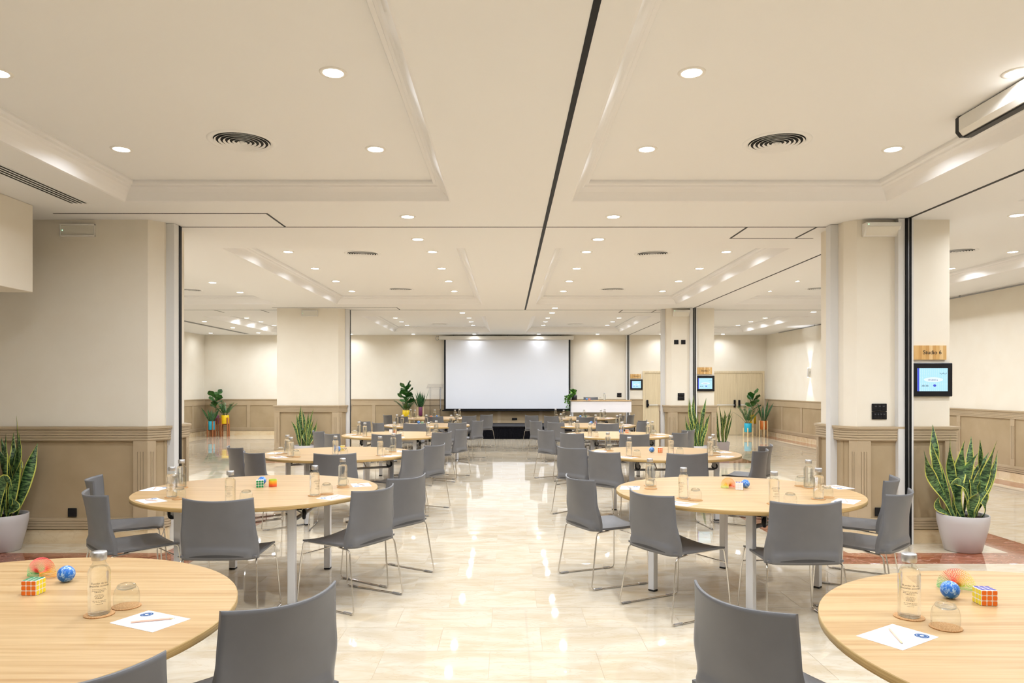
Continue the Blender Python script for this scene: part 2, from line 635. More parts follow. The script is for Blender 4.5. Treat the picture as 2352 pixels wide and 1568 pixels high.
mb = MB()
mb.box(LEFT_X - 0.3, RIGHT_X + 0.3, NEAR_Y - 0.3, WALL_Y + 0.3, -0.12, -0.0015)
floor = struct('floor', mb.mesh('floor', 'grout'), 'polished beige marble tile floor with red marble border strips', 'floor')
pieces = []
k = math.floor((NEAR_Y - 6.21) / ROW)
while 6.21 + k * ROW < WALL_Y:
    y0 = 6.21 + k * ROW
    y1 = y0 + ROW
    ymid = (y0 + y1) / 2
    reds = sorted((r[0], r[1]) for r in ring_rects if r[2] < ymid < r[3])
    off = 0.207 + (TILE / 2 if (k % 2) == 0 else 0.0)
    i = math.floor((LEFT_X - off) / TILE)
    while off + i * TILE < RIGHT_X:
        segs = [(max(off + i * TILE, LEFT_X), min(off + (i + 1) * TILE, RIGHT_X))]
        for (a, b) in reds:
            ns = []
            for (s, e) in segs:
                if b <= s or a >= e:
                    ns.append((s, e))
                else:
                    if s < a:
                        ns.append((s, a))
                    if e > b:
                        ns.append((b, e))
            segs = ns
        for (s, e) in segs:
            if e - s > 0.01:
                pieces.append((s, e, y0, min(y1, WALL_Y), 0))
        i += 1
    for (a, b) in reds:
        cuts = max(1, round((b - a) / TILE))
        for c in range(cuts):
            pieces.append((a + (b - a) * c / cuts, a + (b - a) * (c + 1) / cuts, y0, min(y1, WALL_Y), 1))
    k += 1


def in_view(p):
    x, y = (p[0] + p[1]) / 2, (p[2] + p[3]) / 2
    if y < 3.6:
        return False
    px = CX + F * x / y
    return -60 < px < 2412


pieces.sort(key=lambda p: (not in_view(p), p[2]))
G = 0.0009
tile_cache = {}


def tile_mesh(w, d, red):
    key = (round(w, 3), round(d, 3), red)
    if key not in tile_cache:
        m = MB()
        m.bbox(-w / 2 + G, w / 2 - G, -d / 2 + G, d / 2 - G, -0.001, 0.0, 0.0006)
        tile_cache[key] = m.mesh('floor_tile', 'marble_red' if red else 'marble_beige')
    return tile_cache[key]


for p in pieces[:300]:
    link('border_tile' if p[4] else 'floor_tile', tile_mesh(p[1] - p[0], p[3] - p[2], p[4]), floor,
         ((p[0] + p[1]) / 2, (p[2] + p[3]) / 2, 0))
rest = MB()
vals = []
for p in pieces[300:]:
    rest.add([(p[0] + G, p[2] + G, 0), (p[1] - G, p[2] + G, 0), (p[1] - G, p[3] - G, 0), (p[0] + G, p[3] - G, 0)], [(0, 1, 2, 3)], p[4])
    vals.append(random.random())
me = rest.mesh('far_floor_tiles', ['marble_beige', 'marble_red'])
at_ = me.attributes.new('piece', 'FLOAT', 'FACE')
at_.data.foreach_set('value', vals)
tag(link('far_floor_tiles', me, floor), kind='stuff')

# ------------------------------------------------------------------ ceiling with recessed coffers
BAYS = [(0.6, 6.38), (8.50, 14.30), (16.70, 21.60)]
coffers = []
for bi, (ya, yb) in enumerate(BAYS):
    coffers.append((-3.42, -0.50, ya, yb))
    coffers.append((0.565, 3.40, ya, yb))
    coffers.append((4.53, 7.15, ya, yb))
    if bi:
        coffers.append((-7.15, -4.60, ya, yb))
xs = sorted({LEFT_X - 0.3, RIGHT_X + 0.3, *[c[0] for c in coffers], *[c[1] for c in coffers]})
ys = sorted({NEAR_Y - 0.3, WALL_Y + 0.3, *[c[2] for c in coffers], *[c[3] for c in coffers]})
mb = MB()
for i in range(len(xs) - 1):
    for j in range(len(ys) - 1):
        xm, ym = (xs[i] + xs[i + 1]) / 2, (ys[j] + ys[j + 1]) / 2
        if any(c[0] < xm < c[1] and c[2] < ym < c[3] for c in coffers):
            continue
        mb.box(xs[i], xs[i + 1], ys[j], ys[j + 1], CEIL, CEIL + 0.012)
mb.box(LEFT_X - 0.3, RIGHT_X + 0.3, NEAR_Y - 0.3, WALL_Y + 0.3, COFF + 0.05, COFF + 0.1)
ceiling = struct('ceiling', mb.mesh('ceiling', 'ceiling_paint'), 'cream plaster ceiling with shallow rectangular coffers', 'ceiling')
PROF = [(0.0, 0.0), (0.016, 0.005), (0.022, 0.014), (0.042, 0.042), (0.066, 0.072), (0.092, 0.096), (0.112, 0.106), (0.118, 0.118), (0.146, 0.124),
        (0.154, 0.140), (0.156, COFF - CEIL)]
for c in coffers:
    x0, x1, y0, y1 = c
    m = MB()
    loops = []
    for (d, h) in PROF:
        loops.append([(x0 + d, y0 + d, CEIL + h), (x1 - d, y0 + d, CEIL + h), (x1 - d, y1 - d, CEIL + h), (x0 + d, y1 - d, CEIL + h)])
    vs = [p for L in loops for p in L]
    fs = []
    for a in range(len(loops) - 1):
        for b in range(4):
            fs.append((a * 4 + b, (a + 1) * 4 + b, (a + 1) * 4 + (b + 1) % 4, a * 4 + (b + 1) % 4))
    m.add(vs, fs)
    link('cornice', m.mesh('cornice', 'cornice_paint'), ceiling)
    m = MB()
    d = PROF[-1][0] - 0.002
    m.box(x0 + d, x1 - d, y0 + d, y1 - d, COFF, COFF + 0.012)
    link('coffer_panel', m.mesh('coffer_panel', 'ceiling_paint'), ceiling)


def track(x0, x1, y0, y1, mat='black_gasket', name='partition_track'):
    m = MB()
    m.box(x0, x1, y0, y1, CEIL - 0.003, CEIL + 0.004)
    link(name, m.mesh(name, mat), ceiling)


track(0.368, 0.402, NEAR_Y, 15.30)                      # centre track towards the stage
track(3.915, 3.945, NEAR_Y, 7.03)
track(3.90, 3.925, 7.78, 15.0)
track(3.86, 3.885, 15.75, WALL_Y)
for yy in (7.37, 15.30):
    track(-3.42, 3.36, yy - 0.008, yy + 0.008)
track(-4.32, -2.29, 6.785, 6.797)
track(-2.30, -2.28, 6.79, 7.37)
track(-4.9, -2.30, 14.86, 14.872)
track(-2.31, -2.29, 14.87, 15.30)
for yy in (7.37, 15.30):
    track(2.47, 2.49, yy, yy + 0.56)
    track(3.19, 3.21, yy, yy + 0.56)
    track(2.47, 3.40, yy + 0.555, yy + 0.567)
track(-6.3, -6.28, 15.3, 15.85)
track(-5.3, -5.28, 15.3, 15.85)
track(-9.6, -4.9, 15.295, 15.305)
track(4.4, 8.2, 15.295, 15.305)

# ------------------------------------------------------------------ walls
WT = 0.2


def wall(name, x0, x1, y0, y1, label):
    m = MB()
    m.box(x0, x1, y0, y1, 0, CEIL)
    return struct(name, m.mesh(name, 'wall_covering'), label, 'wall')


wall_back = wall('wall_back', LEFT_X - WT, RIGHT_X + WT, WALL_Y, WALL_Y + WT, 'cream far wall behind the stage with taupe wainscot')
wall_left = wall('wall_left', LEFT_X - WT, LEFT_X, 7.71, WALL_Y, 'cream left wall of the far aisle with taupe wainscot')
wall_right = wall('wall_right', RIGHT_X, RIGHT_X + WT, NEAR_Y, WALL_Y, 'cream right wall of the aisle with taupe wainscot')
wall_front = wall('wall_front', -6.4, RIGHT_X + WT, NEAR_Y - WT, NEAR_Y, 'cream wall behind the camera')
wall_side = wall('wall_left_near', -6.4, -6.2, NEAR_Y, 7.05, 'cream wall on the near left side')
wall_return = wall('wall_left_return', LEFT_X - WT, -6.2, 7.51, 7.71, 'cream return wall beside the near left pier')

# bulkhead box under the ceiling at the upper left
m = MB()
m.bbox(-6.2, -4.32, NEAR_Y, 6.50, 2.40, CEIL, 0.004)
struct('bulkhead', m.mesh('bulkhead', 'wall_covering'), 'white boxed bulkhead hanging from the ceiling at the upper left', 'bulkhead')


def to_wall(ax, ay, bx, by):
    """matrix: local x along the wall from a to b, local -y out of the wall, z up"""
    d = Vector((bx - ax, by - ay, 0)).normalized()
    n = Vector((d.y, -d.x, 0))
    M = Matrix.Identity(4)
    M.col[0][:3] = d
    M.col[1][:3] = -n
    M.col[2][:3] = (0, 0, 1)
    M.col[3][:3] = (ax, ay, 0)
    return M


def wainscot(parent, ax, ay, bx, by, stiles, fluted=False):
    """panelled lower wall: each rail, stile and panel its own piece"""
    M = to_wall(ax, ay, bx, by)
    L = math.hypot(bx - ax, by - ay)

    def piece(name, fn, mat):
        m = MB(M); fn(m); link(name, m.mesh(name, mat), parent)
    piece('wainscot_cap', lambda m: (m.box(0, L, -0.045, 0, 1.128, 1.15), m.box(0, L, -0.034, 0, 1.11, 1.128)), 'wainscot_paint')
    if fluted:
        def band(m):
            for q in range(4):
                m.box(0, L, -0.030, 0, 1.015 + q * 0.025, 1.034 + q * 0.025)
            m.box(0, L, -0.024, 0, 1.01, 1.11)
        piece('top_rail', band, 'wainscot_paint')
    else:
        piece('top_rail', lambda m: m.box(0, L, -0.026, 0, 0.95, 1.11), 'wainscot_paint')
    top = 1.01 if fluted else 0.95

    def base(m):
        m.box(0, L, -0.026, 0, 0.142, 0.25)
        for q in range(3):
            m.box(0, L, -0.034, 0, 0.146 + q * 0.03, 0.168 + q * 0.03)
    piece('bottom_rail', base, 'wainscot_paint')
    piece('plinth', lambda m: m.box(0, L, -0.022, 0, 0, 0.135), 'marble_plinth')
    piece('shadow_gap', lambda m: m.box(0, L, -0.012, 0, 0.135, 0.142), 'dark_slot')
    sw = 0.10
    edges = [0.0] + sorted(s for s in stiles if 0.15 < s < L - 0.15) + [L]
    for s in edges[1:-1]:
        def st(m, s=s):
            if fluted:
                m.box(s - sw / 2 + 0.001, s + sw / 2 - 0.001, -0.020, 0, 0.25, top)
                for q in range(4):
                    w = sw / 4
                    m.box(s - sw / 2 + q * w + 0.003, s - sw / 2 + (q + 1) * w - 0.003, -0.028, 0, 0.36, 0.90)
                m.box(s - sw / 2, s + sw / 2, -0.028, 0, 0.25, 0.36)
                m.box(s - sw / 2, s + sw / 2, -0.028, 0, 0.90, top)
            else:
                m.box(s - sw / 2, s + sw / 2, -0.026, 0, 0.25, top)
        piece('stile', st, 'wainscot_paint')
    for a, b in zip(edges[:-1], edges[1:]):
        a2 = a + (sw / 2 if a > 0 else 0)
        b2 = b - (sw / 2 if b < L else 0)
        piece('wainscot_panel', lambda m: m.box(a2 - (0.012 if a > 0 else 0), b2 + (0.012 if b < L else 0), -0.010, 0, 0.25, top), 'wainscot_panel_covering')


# far wall: left of doors, between doors
xs0 = LEFT_X
st = [-8.26 + 1.333 * i - xs0 for i in range(12)]
wainscot(wall_back, xs0, WALL_Y, 4.33, WALL_Y, st)
wainscot(wall_left, LEFT_X, 12.5, LEFT_X, WALL_Y, [WALL_Y - 12.5 - 0.9 - 1.4 * i for i in range(8)])
wainscot(wall_right, RIGHT_X, WALL_Y, RIGHT_X, 14.4, [1.36 + 1.4 * i for i in range(8)])
wainscot(wall_right, RIGHT_X, 14.4, RIGHT_X, NEAR_Y + 4, [1.35 + 1.39 * i for i in range(12)], fluted=True)


def pillar(name, poly, label, faces, jambs):
    """pillar with a chamfered plan, moulded wainscot ring, fluted corner pilasters and recessed panels"""
    m = MB()
    m.prism(poly, 0, CEIL)
    root = struct(name, m.mesh(name, 'wall_covering'), label, 'pillar')

    def ringp(nm, levels, mat):
        q = MB()
        for (d, z0, z1) in levels:
            q.prism(offset_poly(poly, d), z0, z1)
        link(nm, q.mesh(nm, mat), root)
    ringp('wainscot_cap', [(0.066, 1.128, 1.15), (0.056, 1.112, 1.128)], 'wainscot_paint')
    ringp('top_rail', [(0.050, 1.016 + i * 0.0245, 1.035 + i * 0.0245) for i in range(4)] + [(0.042, 1.006, 1.112)], 'wainscot_paint')
    ringp('bottom_rail', [(0.052, 0.146 + i * 0.026, 0.167 + i * 0.026) for i in range(4)] + [(0.044, 0.142, 0.25)], 'wainscot_paint')
    ringp('shadow_gap', [(0.02, 0.134, 0.143)], 'dark_slot')
    ringp('plinth', [(0.036, 0.0, 0.135)], 'marble_plinth')
    outer = offset_poly(poly, 0.042)
    inner = offset_poly(poly, 0.004)
    n = len(poly)
    for fi, spec in faces.items():
        A, B = Vector(poly[fi]), Vector(poly[(fi + 1) % n])
        OA, OB = outer[fi], outer[(fi + 1) % n]
        d = (OB - OA).normalized()
        nrm = Vector((d.y, -d.x))
        L = (OB - OA).length

        def strip(a, b, flutes):
            q = MB()
            tiny = 0.0008 * (fi % 2)
            p0, p1 = OA + d * (a + tiny) - nrm * tiny, OA + d * (b - tiny) - nrm * tiny
            back = 0.04
            q.prism([p0 - nrm * 0.006, p1 - nrm * 0.006, p1 - nrm * back, p0 - nrm * back][::1], 0.25, 1.006)
            w = b - a
            mar = min(0.018, w * 0.2)
            k = flutes
            # front skin with slots left open for the flutes
            q.prism([p0, p0 + d * mar, p0 + d * mar - nrm * 0.007, p0 - nrm * 0.007], 0.25, 1.006)
            q.prism([p1 - d * mar, p1, p1 - nrm * 0.007, p1 - d * mar - nrm * 0.007], 0.25, 1.006)
            gw = 0.0065
            fw = (w - 2 * mar - k * gw) / (k + 1)
            for (z0, z1) in ((0.25, 0.36), (0.90, 1.006)):
                q.prism([p0 + d * mar, p1 - d * mar, p1 - d * mar - nrm * 0.007, p0 + d * mar - nrm * 0.007], z0, z1)
            for i in range(k + 1):
                s = p0 + d * (mar + i * (fw + gw))
                q.prism([s, s + d * fw, s + d * fw - nrm * 0.007, s - nrm * 0.007], 0.36, 0.90)
            link('fluted_pilaster', q.mesh('fluted_pilaster', 'wainscot_paint'), root)

        for (a, b, fl) in spec.get('strips', []):
            strip(a if a >= 0 else L + a, b if b > 0 else L + b, fl)
        for (a, b) in spec.get('panels', []):
            a = a if a >= 0 else L + a
            b = b if b > 0 else L + b
            q = MB()
            p0, p1 = OA + d * a - nrm * 0.03, OA + d * b - nrm * 0.03
            q.prism([p0, p1, p1 - nrm * 0.012, p0 - nrm * 0.012], 0.25, 1.006)
            link('wainscot_panel', q.mesh('wainscot_panel', 'wainscot_panel_covering'), root)
    for (nm, x0, x1, y0, y1, mat) in jambs:
        q = MB()
        q.box(x0, x1, y0, y1, 0.0, CEIL - 0.004)
        link(nm, q.mesh(nm, mat), root)
    return root


def right_poly(y, xr):
    return [(3.455, y), (xr, y), (xr, y + 0.70), (3.455, y + 0.70), (3.364, y + 0.60), (3.364, y + 0.091)]


def left_poly(y, xl):
    return [(xl, y), (-3.55, y), (-3.44, y + 0.11), (-3.44, y + 0.55), (-3.55, y + 0.66), (xl, y + 0.66)]


def right_jambs(y):
    f = y - 0.085
    return [('door_jamb', 3.829, 3.893, f + 0.02, y, 'white_aluminium'), ('black_seal', 3.893, 3.914, f, y, 'black_gasket'),
            ('jamb_rib', 3.914, 3.930, f + 0.006, y, 'grey_aluminium'), ('black_seal', 3.930, 3.948, f, y, 'black_gasket'),
            ('door_jamb', 3.948, 3.966, f, y, 'white_aluminium'),
            ('door_jamb', 3.284, 3.37, y + 0.20, y + 0.30, 'white_aluminium')]


def left_jambs(y):
    return [('door_jamb', -3.44, -3.358, y + 0.145, y + 0.245, 'white_aluminium'), ('black_seal', -3.44, -3.354, y + 0.245, y + 0.305, 'black_gasket')]


for nm, y, xr, lab in (('pillar_1', 7.05, 4.37, 'near right cream pillar carrying the Studio 6 sign'),
                       ('pillar_2', 15.0, 4.35, 'far right cream pillar carrying the Studio 7 sign')):
    pillar(nm, right_poly(y, xr), lab,
           {0: {'strips': [(0, 0.135, 3), (-0.11, -0.0001, 3)], 'panels': [(0.13, -0.105)]},
            1: {'strips': [(0, 0.12, 3), (-0.12, -0.0001, 3)], 'panels': [(0.115, -0.115)]},
            2: {'strips': [(0, 0.12, 3), (-0.12, -0.0001, 3)], 'panels': [(0.115, -0.115)]},
            3: {'strips': [(0, -0.0001, 2)]},
            4: {'strips': [(0, 0.05, 1)], 'panels': [(0.045, -0.0001)]},
            5: {'strips': [(0.085, -0.0001, 2)], 'panels': [(0.0, 0.09)]}}, right_jambs(y))
for nm, y, xl, lab in (('pillar_3', 7.05, -6.2, 'near left wide cream pier with an emergency light'),
                       ('pillar_4', 15.0, -4.84, 'far left cream pillar behind the snake plant')):
    pillar(nm, left_poly(y, xl), lab,
           {0: {'strips': [(-0.14, -0.0001, 3)] + ([(0, 0.11, 3)] if xl > -5 else [(1.0, 1.1, 3)]),
                'panels': [(0.105, -0.135)] if xl > -5 else [(1.095, -0.135), (0, 1.005)]},
            1: {'strips': [(0, 0.08, 2)], 'panels': [(0.078, -0.0001)]},
            2: {'strips': [(-0.06, -0.0001, 1)], 'panels': [(0, -0.055)]},
            3: {'strips': [(0, -0.0001, 2)]},
            4: {'strips': [(0, 0.12, 3), (-0.12, -0.0001, 3)], 'panels': [(0.115, -0.115)]},
            **({5: {'strips': [(0, 0.12, 3), (-0.12, -0.0001, 3)], 'panels': [(0.115, -0.115)]}} if xl > -5 else {})}, left_jambs(y))

# jamb of the far track on the far wall
m = MB()
m.box(3.79, 3.83, WALL_Y - 0.06, WALL_Y, 0, CEIL); 
j = struct('trim_1', m.mesh('door_jamb', 'white_aluminium'), 'white partition jamb with black seal on the far wall', 'jamb')
for (a, b, mt) in ((3.83, 3.865, 'black_gasket'), (3.865, 3.89, 'grey_aluminium'), (3.89, 3.915, 'white_aluminium')):
    m = MB(); m.box(a, b, WALL_Y - 0.06, WALL_Y, 0, CEIL)
    link('jamb_rib', m.mesh('jamb_rib', mt), j)

# curtain rail under the ceiling along the right wall
m = MB()
m.cyl((8.18, 4.0, 3.165), (8.18, 21.5, 3.165), 0.012, 8)
r_ = tag(empty('curtain_rail', (8.18, 12.0, 3.165)), 'thin grey rail under the ceiling along the right wall', 'rail')
o = link('rail_tube', m.mesh('rail_tube', 'grey_aluminium'), r_); o.location = (-8.18, -12.0, -3.165)
for yy in (6, 9, 12.9, 16, 19):
    m = MB(); m.box(8.168, 8.192, yy - 0.01, yy + 0.01, 3.15, CEIL)
    o = link('bracket', m.mesh('bracket', 'grey_aluminium'), r_); o.location = (-8.18, -12.0, -3.165)


# ------------------------------------------------------------------ doors on the far wall
def door(name, x0, x1, xm, label):
    m = MB()
    z1 = 1.98
    m.box(x0 - 0.07, x0, WALL_Y - 0.03, WALL_Y, 0, z1 + 0.06)
    m.box(x1, x1 + 0.07, WALL_Y - 0.03, WALL_Y, 0, z1 + 0.06)
    m.box(x0, x1, WALL_Y - 0.03, WALL_Y, z1, z1 + 0.06)
    root = struct(name, m.mesh('door_frame', 'door_wood'), label, 'door')
    for (a, b, hs) in ((x0 + 0.004, xm - 0.003, 1), (xm + 0.003, x1 - 0.004, -1)):
        m = MB()
        n = max(6, int((b - a) / 0.055))
        w = (b - a) / n
        m.box(a, b, WALL_Y - 0.012, WALL_Y, 0.006, z1 - 0.006)
        for i in range(n):
            m.box(a + i * w + 0.002, a + (i + 1) * w - 0.002, WALL_Y - 0.016, WALL_Y - 0.01, 0.006, z1 - 0.006)
        leaf = link('door_leaf', m.mesh('door_leaf', 'door_wood'), root)
        m = MB()
        m.tube([(a + 0.08, WALL_Y - 0.07, 0.96), (b - 0.08, WALL_Y - 0.07, 0.96)], 0.016, 10)
        bar = link('push_bar', m.mesh('push_bar', 'white_aluminium'), leaf)
        lx = b - 0.07 if hs > 0 else a + 0.07
        m = MB()
        m.bbox(lx - 0.03, lx + 0.03, WALL_Y - 0.06, WALL_Y - 0.014, 0.88, 1.12, 0.008)
        m.bbox(lx - 0.025, lx + 0.025, WALL_Y - 0.09, WALL_Y - 0.05, 0.93, 1.0, 0.008)
        link('latch_box', m.mesh('latch_box', 'black_plastic'), leaf)
    return root


door('door_1', 6.62 - 0.02, 8.14, 7.33, 'pale wooden double fire door in the right aisle')
door('door_2', 4.40, 5.96, 5.17, 'pale wooden double fire door beside the Studio 8 sign')
# the single visible leaf of door_2 carries its latch at the frame side
d2 = bpy.data.objects['door_2']
m = MB()
m.bbox(4.44, 4.50, WALL_Y - 0.06, WALL_Y - 0.014, 0.88, 1.12, 0.008)
m.bbox(4.46, 4.52, WALL_Y - 0.09, WALL_Y - 0.05, 0.93, 1.0, 0.008)
link('latch_box', m.mesh('latch_box', 'black_plastic'), d2)

# ------------------------------------------------------------------ downlights
mb = MB()
mb.lathe([(0.058, -0.004), (0.060, -0.006), (0.078, -0.004), (0.080, 0.0)], 28)
ring_me = mb.mesh('trim_ring', 'white_plastic')
mb = MB()
mb.lathe([(0.0005, -0.004), (0.059, -0.0035)], 28)
lens_me = mb.mesh('lens', 'lamp_lens')


def downlight(x, y, z, label, power=1.0, spread=160):
    r = tag(empty('downlight', (x, y, z)), label, 'ceiling light', 'recessed downlights in the ceiling')
    link('trim_ring', ring_me, r)
    link('lens', lens_me, r)
    la = bpy.data.lights.new('lamp', 'AREA')
    la.shape = 'DISK'
    la.size = 0.112
    la.energy = LAMP_POWER * power
    la.color = LAMP_COLOR
    la.spread = math.radians(spread)
    o = link('lamp', la, r)
    o.location = (0, 0, -0.0075)


ORD = ['first', 'second', 'third', 'fourth', 'fifth', 'sixth']
BAYN = ['nearest', 'middle', 'farthest']
bay_rows = [[1.46, 2.78, 4.10, 5.42], [9.54, 10.88, 12.20, 13.47], [18.7, 19.8, 20.9]]
for bi, rows in enumerate(bay_rows):
    for ri, yy in enumerate(rows):
        for xx, nm in ((-2.93, 'left coffer, left column'), (-1.0, 'left coffer, right column'), (1.06, 'right coffer, left column'),
                       (2.93, 'right coffer, right column')):
            downlight(xx, yy, COFF, f'round downlight in the {BAYN[bi]} {nm}, {ORD[ri]} row from the camera')
        for xx, nm in ((4.93, 'left column'), (6.76, 'right column')):
            downlight(xx, yy, COFF, f'round downlight in the {BAYN[bi]} right-aisle coffer, {nm}, {ORD[ri]} row')
        if bi:
            for xx, nm in ((-5.10, 'right column'), (-6.83, 'left column')):
                downlight(xx, yy + (0.15 if bi == 1 else 0), COFF, f'round downlight in the {BAYN[bi]} left-aisle coffer, {nm}, {ORD[ri]} row')
for xx, yy, nm in ((-0.965, 6.92, 'just before the near partition track, left of the aisle'), (1.03, 6.92, 'just before the near partition track, right of the aisle'),
                   (-1.0, 7.98, 'just past the near partition track, left of the aisle'), (1.02, 7.98, 'just past the near partition track, right of the aisle'),
                   (4.9, 6.86, 'on the flat ceiling above the near right potted plant'),
                   (1.0, 14.94, 'before the far partition track, right of the aisle'), (-1.0, 15.9, 'past the far partition track, left of the aisle'),
                   (1.0, 15.9, 'past the far partition track, right of the aisle'), (6.75, 15.72, 'on the flat ceiling midway along the right aisle'),
                   (-7.65, 18.03, 'beside the left-aisle slot vent, nearest'), (-7.65, 19.9, 'beside the left-aisle slot vent, middle'),
                   (-7.6, 21.8, 'beside the left-aisle slot vent, farthest'), 
                   (-1.0, -1.2, 'behind the camera on the left'), (1.0, -1.2, 'behind the camera on the right'),
                   (-5.0, 8.1, 'in the left aisle behind the near pier'), (-7.0, 9.5, 'in the left aisle near the return wall')):
    downlight(xx, yy, CEIL, f'round downlight {nm}')
downlight(-9.1, 21.9, CEIL, 'round downlight above the corner plants on the left', 0.3)
for xx, nm in ((-4.9, 'behind the far left pillar'), (-2.94, 'left of the projection screen'), (-1.03, 'over the left half of the projection screen'),
               (0.99, 'over the right half of the projection screen'), (2.83, 'over the presenter table'), (4.83, 'over the Studio 8 door'),
               (6.76, 'over the right-aisle double door'), (-6.83, 'over the left corner wall')):
    downlight(xx, 22.36, CEIL, f'wall-washing downlight {nm}', 0.1 if 'projection' in nm else 0.36, 150)

# ------------------------------------------------------------------ round ceiling vents
mb = MB(); mb.lathe([(0.200, -0.002), (0.215, -0.010), (0.240, -0.006), (0.246, 0.0)], 48)
vent_rim = mb.mesh('vent_rim', 'ceiling_paint')
mb = MB(); mb.lathe([(0.0005, -0.0005), (0.205, -0.0005)], 48)
vent_back = mb.mesh('vent_throat', 'dark_slot')
vent_rings = []
for i in range(6):
    r0 = 0.022 + i * 0.032
    mb = MB(); mb.lathe([(r0, -0.004), (r0 + 0.013, -0.013), (r0 + 0.0145, -0.012), (r0 + 0.002, -0.003)], 40)
    vent_rings.append(mb.mesh('vent_ring', 'ceiling_paint'))
mb = MB(); mb.lathe([(0.0005, -0.02), (0.016, -0.018), (0.017, -0.004)], 24)
vent_rings.append(mb.mesh('vent_hub', 'ceiling_paint'))
for xx, yy, lab in ((-1.95, 5.25, 'round ring vent in the nearest left coffer'), (1.99, 5.27, 'round ring vent in the nearest right coffer'),
                    (-1.96, 9.67, 'round ring vent in the middle left coffer, near end'), (1.97, 9.67, 'round ring vent in the middle right coffer, near end'),
                    (-1.97, 13.2, 'round ring vent in the middle left coffer, far end'), (1.95, 13.2, 'round ring vent in the middle right coffer, far end'),
                    (-1.95, 20.5, 'round ring vent in the farthest left coffer'), (1.95, 20.5, 'round ring vent in the farthest right coffer'),
                    (-5.93, 13.3, 'round ring vent in the left aisle'), (5.73, 13.1, 'round ring vent in the right aisle, far end'),
                    (5.99, 9.5, 'round ring vent in the right aisle, near end')):
    spawn('ceiling_vent', [('vent_rim', vent_rim), ('vent_throat', vent_back)] + [(me.name.split('.')[0], me) for me in vent_rings],
          (xx, yy, COFF), 0, lab, 'vent', 'round ceiling vents')


def slot_vent(x, y0, y1, label):
    r = tag(empty('slot_vent', (x, (y0 + y1) / 2, CEIL)), label, 'vent')
    L = (y1 - y0) / 2
    m = MB(); m.box(-0.085, 0.085, -L, L, -0.004, 0.002)
    link('vent_frame', m.mesh('vent_frame', 'ceiling_paint'), r)
    for i in range(4):
        m = MB(); xx = -0.06 + i * 0.04
        m.box(xx - 0.009, xx + 0.009, -L + 0.01, L - 0.01, -0.006, -0.003)
        link('vent_slot', m.mesh('vent_slot', 'dark_slot'), r)


slot_vent(-3.84, 2.4, 6.41, 'long slot vent in the ceiling at the upper left')
slot_vent(-8.09, 15.9, 22.2, 'long slot vent in the far left aisle ceiling')

# ------------------------------------------------------------------ emergency lights
def emergency(x, y, label, wedge=True):
    r = tag(empty('emergency_light', (x, y, 3.02)), label, 'emergency light', 'emergency lights on the pillars')
    m = MB()
    w, h = 0.172, 0.125
    if wedge:
        vs = [(-w, 0, 0), (w, 0, 0), (-w, 0, h), (w, 0, h), (-w, -0.03, 0), (w, -0.03, 0), (-w, -0.085, h * 0.72), (w, -0.085, h * 0.72), (-w, -0.085, h), (w, -0.085, h)]
        m.add(vs, [(0, 2, 3, 1), (0, 1, 5, 4), (4, 5, 7, 6), (6, 7, 9, 8), (8, 9, 3, 2), (0, 4, 6, 8, 2), (1, 3, 9, 7, 5)])
        link('housing', m.mesh('housing', 'white_plastic'), r)
        m = MB()
        def fn(t, s): return (s * w * 0.9, -0.03 - 0.055 * t, h * 0.72 * t)
        p = [fn(0.08, -1), fn(0.08, 1), fn(0.96, 1), fn(0.96, -1)]
        m.add([(a, b - 0.003, c) for a, b, c in p], [(0, 1, 2, 3)])
        link('diffuser', m.mesh('diffuser', 'diffuser_plastic'), r)
    else:
        m.bbox(-w, w, -0.03, 0, 0, 0.016, 0.003); m.bbox(-w, w, -0.03, 0, h - 0.016, h, 0.003)
        m.bbox(-w, -w + 0.01, -0.026, 0, 0, h, 0.002); m.bbox(w - 0.01, w, -0.026, 0, 0, h, 0.002)
        link('housing', m.mesh('housing', 'white_plastic'), r)
        m = MB(); m.box(-w + 0.008, w - 0.008, -0.018, 0, 0.01, h - 0.01)
        link('diffuser', m.mesh('diffuser', 'diffuser_plastic'), r)
    m = MB(); m.lathe([(0.0004, 0.002), (0.004, 0.0)], 8)
    o = link('status_led', m.mesh('status_led', 'green_led'), r)
    o.matrix_local = Matrix.Translation((-w * 0.86, -0.088 if wedge else -0.02, h * 0.86 if wedge else h * 0.5)) @ FACE_CAM


emergency(-4.236, 7.05, 'flat emergency light high on the near left pier', False)
emergency(3.677, 7.05, 'white wedge emergency light high on the near right pillar')
emergency(-4.15, 15.0, 'flat emergency light high on the far left pillar', False)
emergency(3.65, 15.0, 'white wedge emergency light high on the far right pillar')


# ------------------------------------------------------------------ switches and sockets
def switch_module(x, y, z, w, h, label, keys=4):
    r = tag(empty('wall_switch', (x, y, z)), label, 'switch')
    m = MB(); m.bbox(-w / 2, w / 2, -0.014, 0, -h / 2, h / 2, 0.003)
    link('plate', m.mesh('plate', 'black_plastic'), r)
    kw = w * 0.8 / keys
    for i in range(keys):
        m = MB(); m.bbox(-w * 0.4 + i * kw + 0.001, -w * 0.4 + (i + 1) * kw - 0.001, -0.018, -0.012, -h * 0.3, h * 0.34, 0.002)
        kk = link('rocker', m.mesh('rocker', 'black_plastic'), r)
        m = MB(); m.box(-w * 0.4 + i * kw + kw * 0.25, -w * 0.4 + (i + 1) * kw - kw * 0.25, -0.0186, -0.0178, h * 0.16, h * 0.20)
        link('marking', m.mesh('marking', 'ink_grey'), kk)


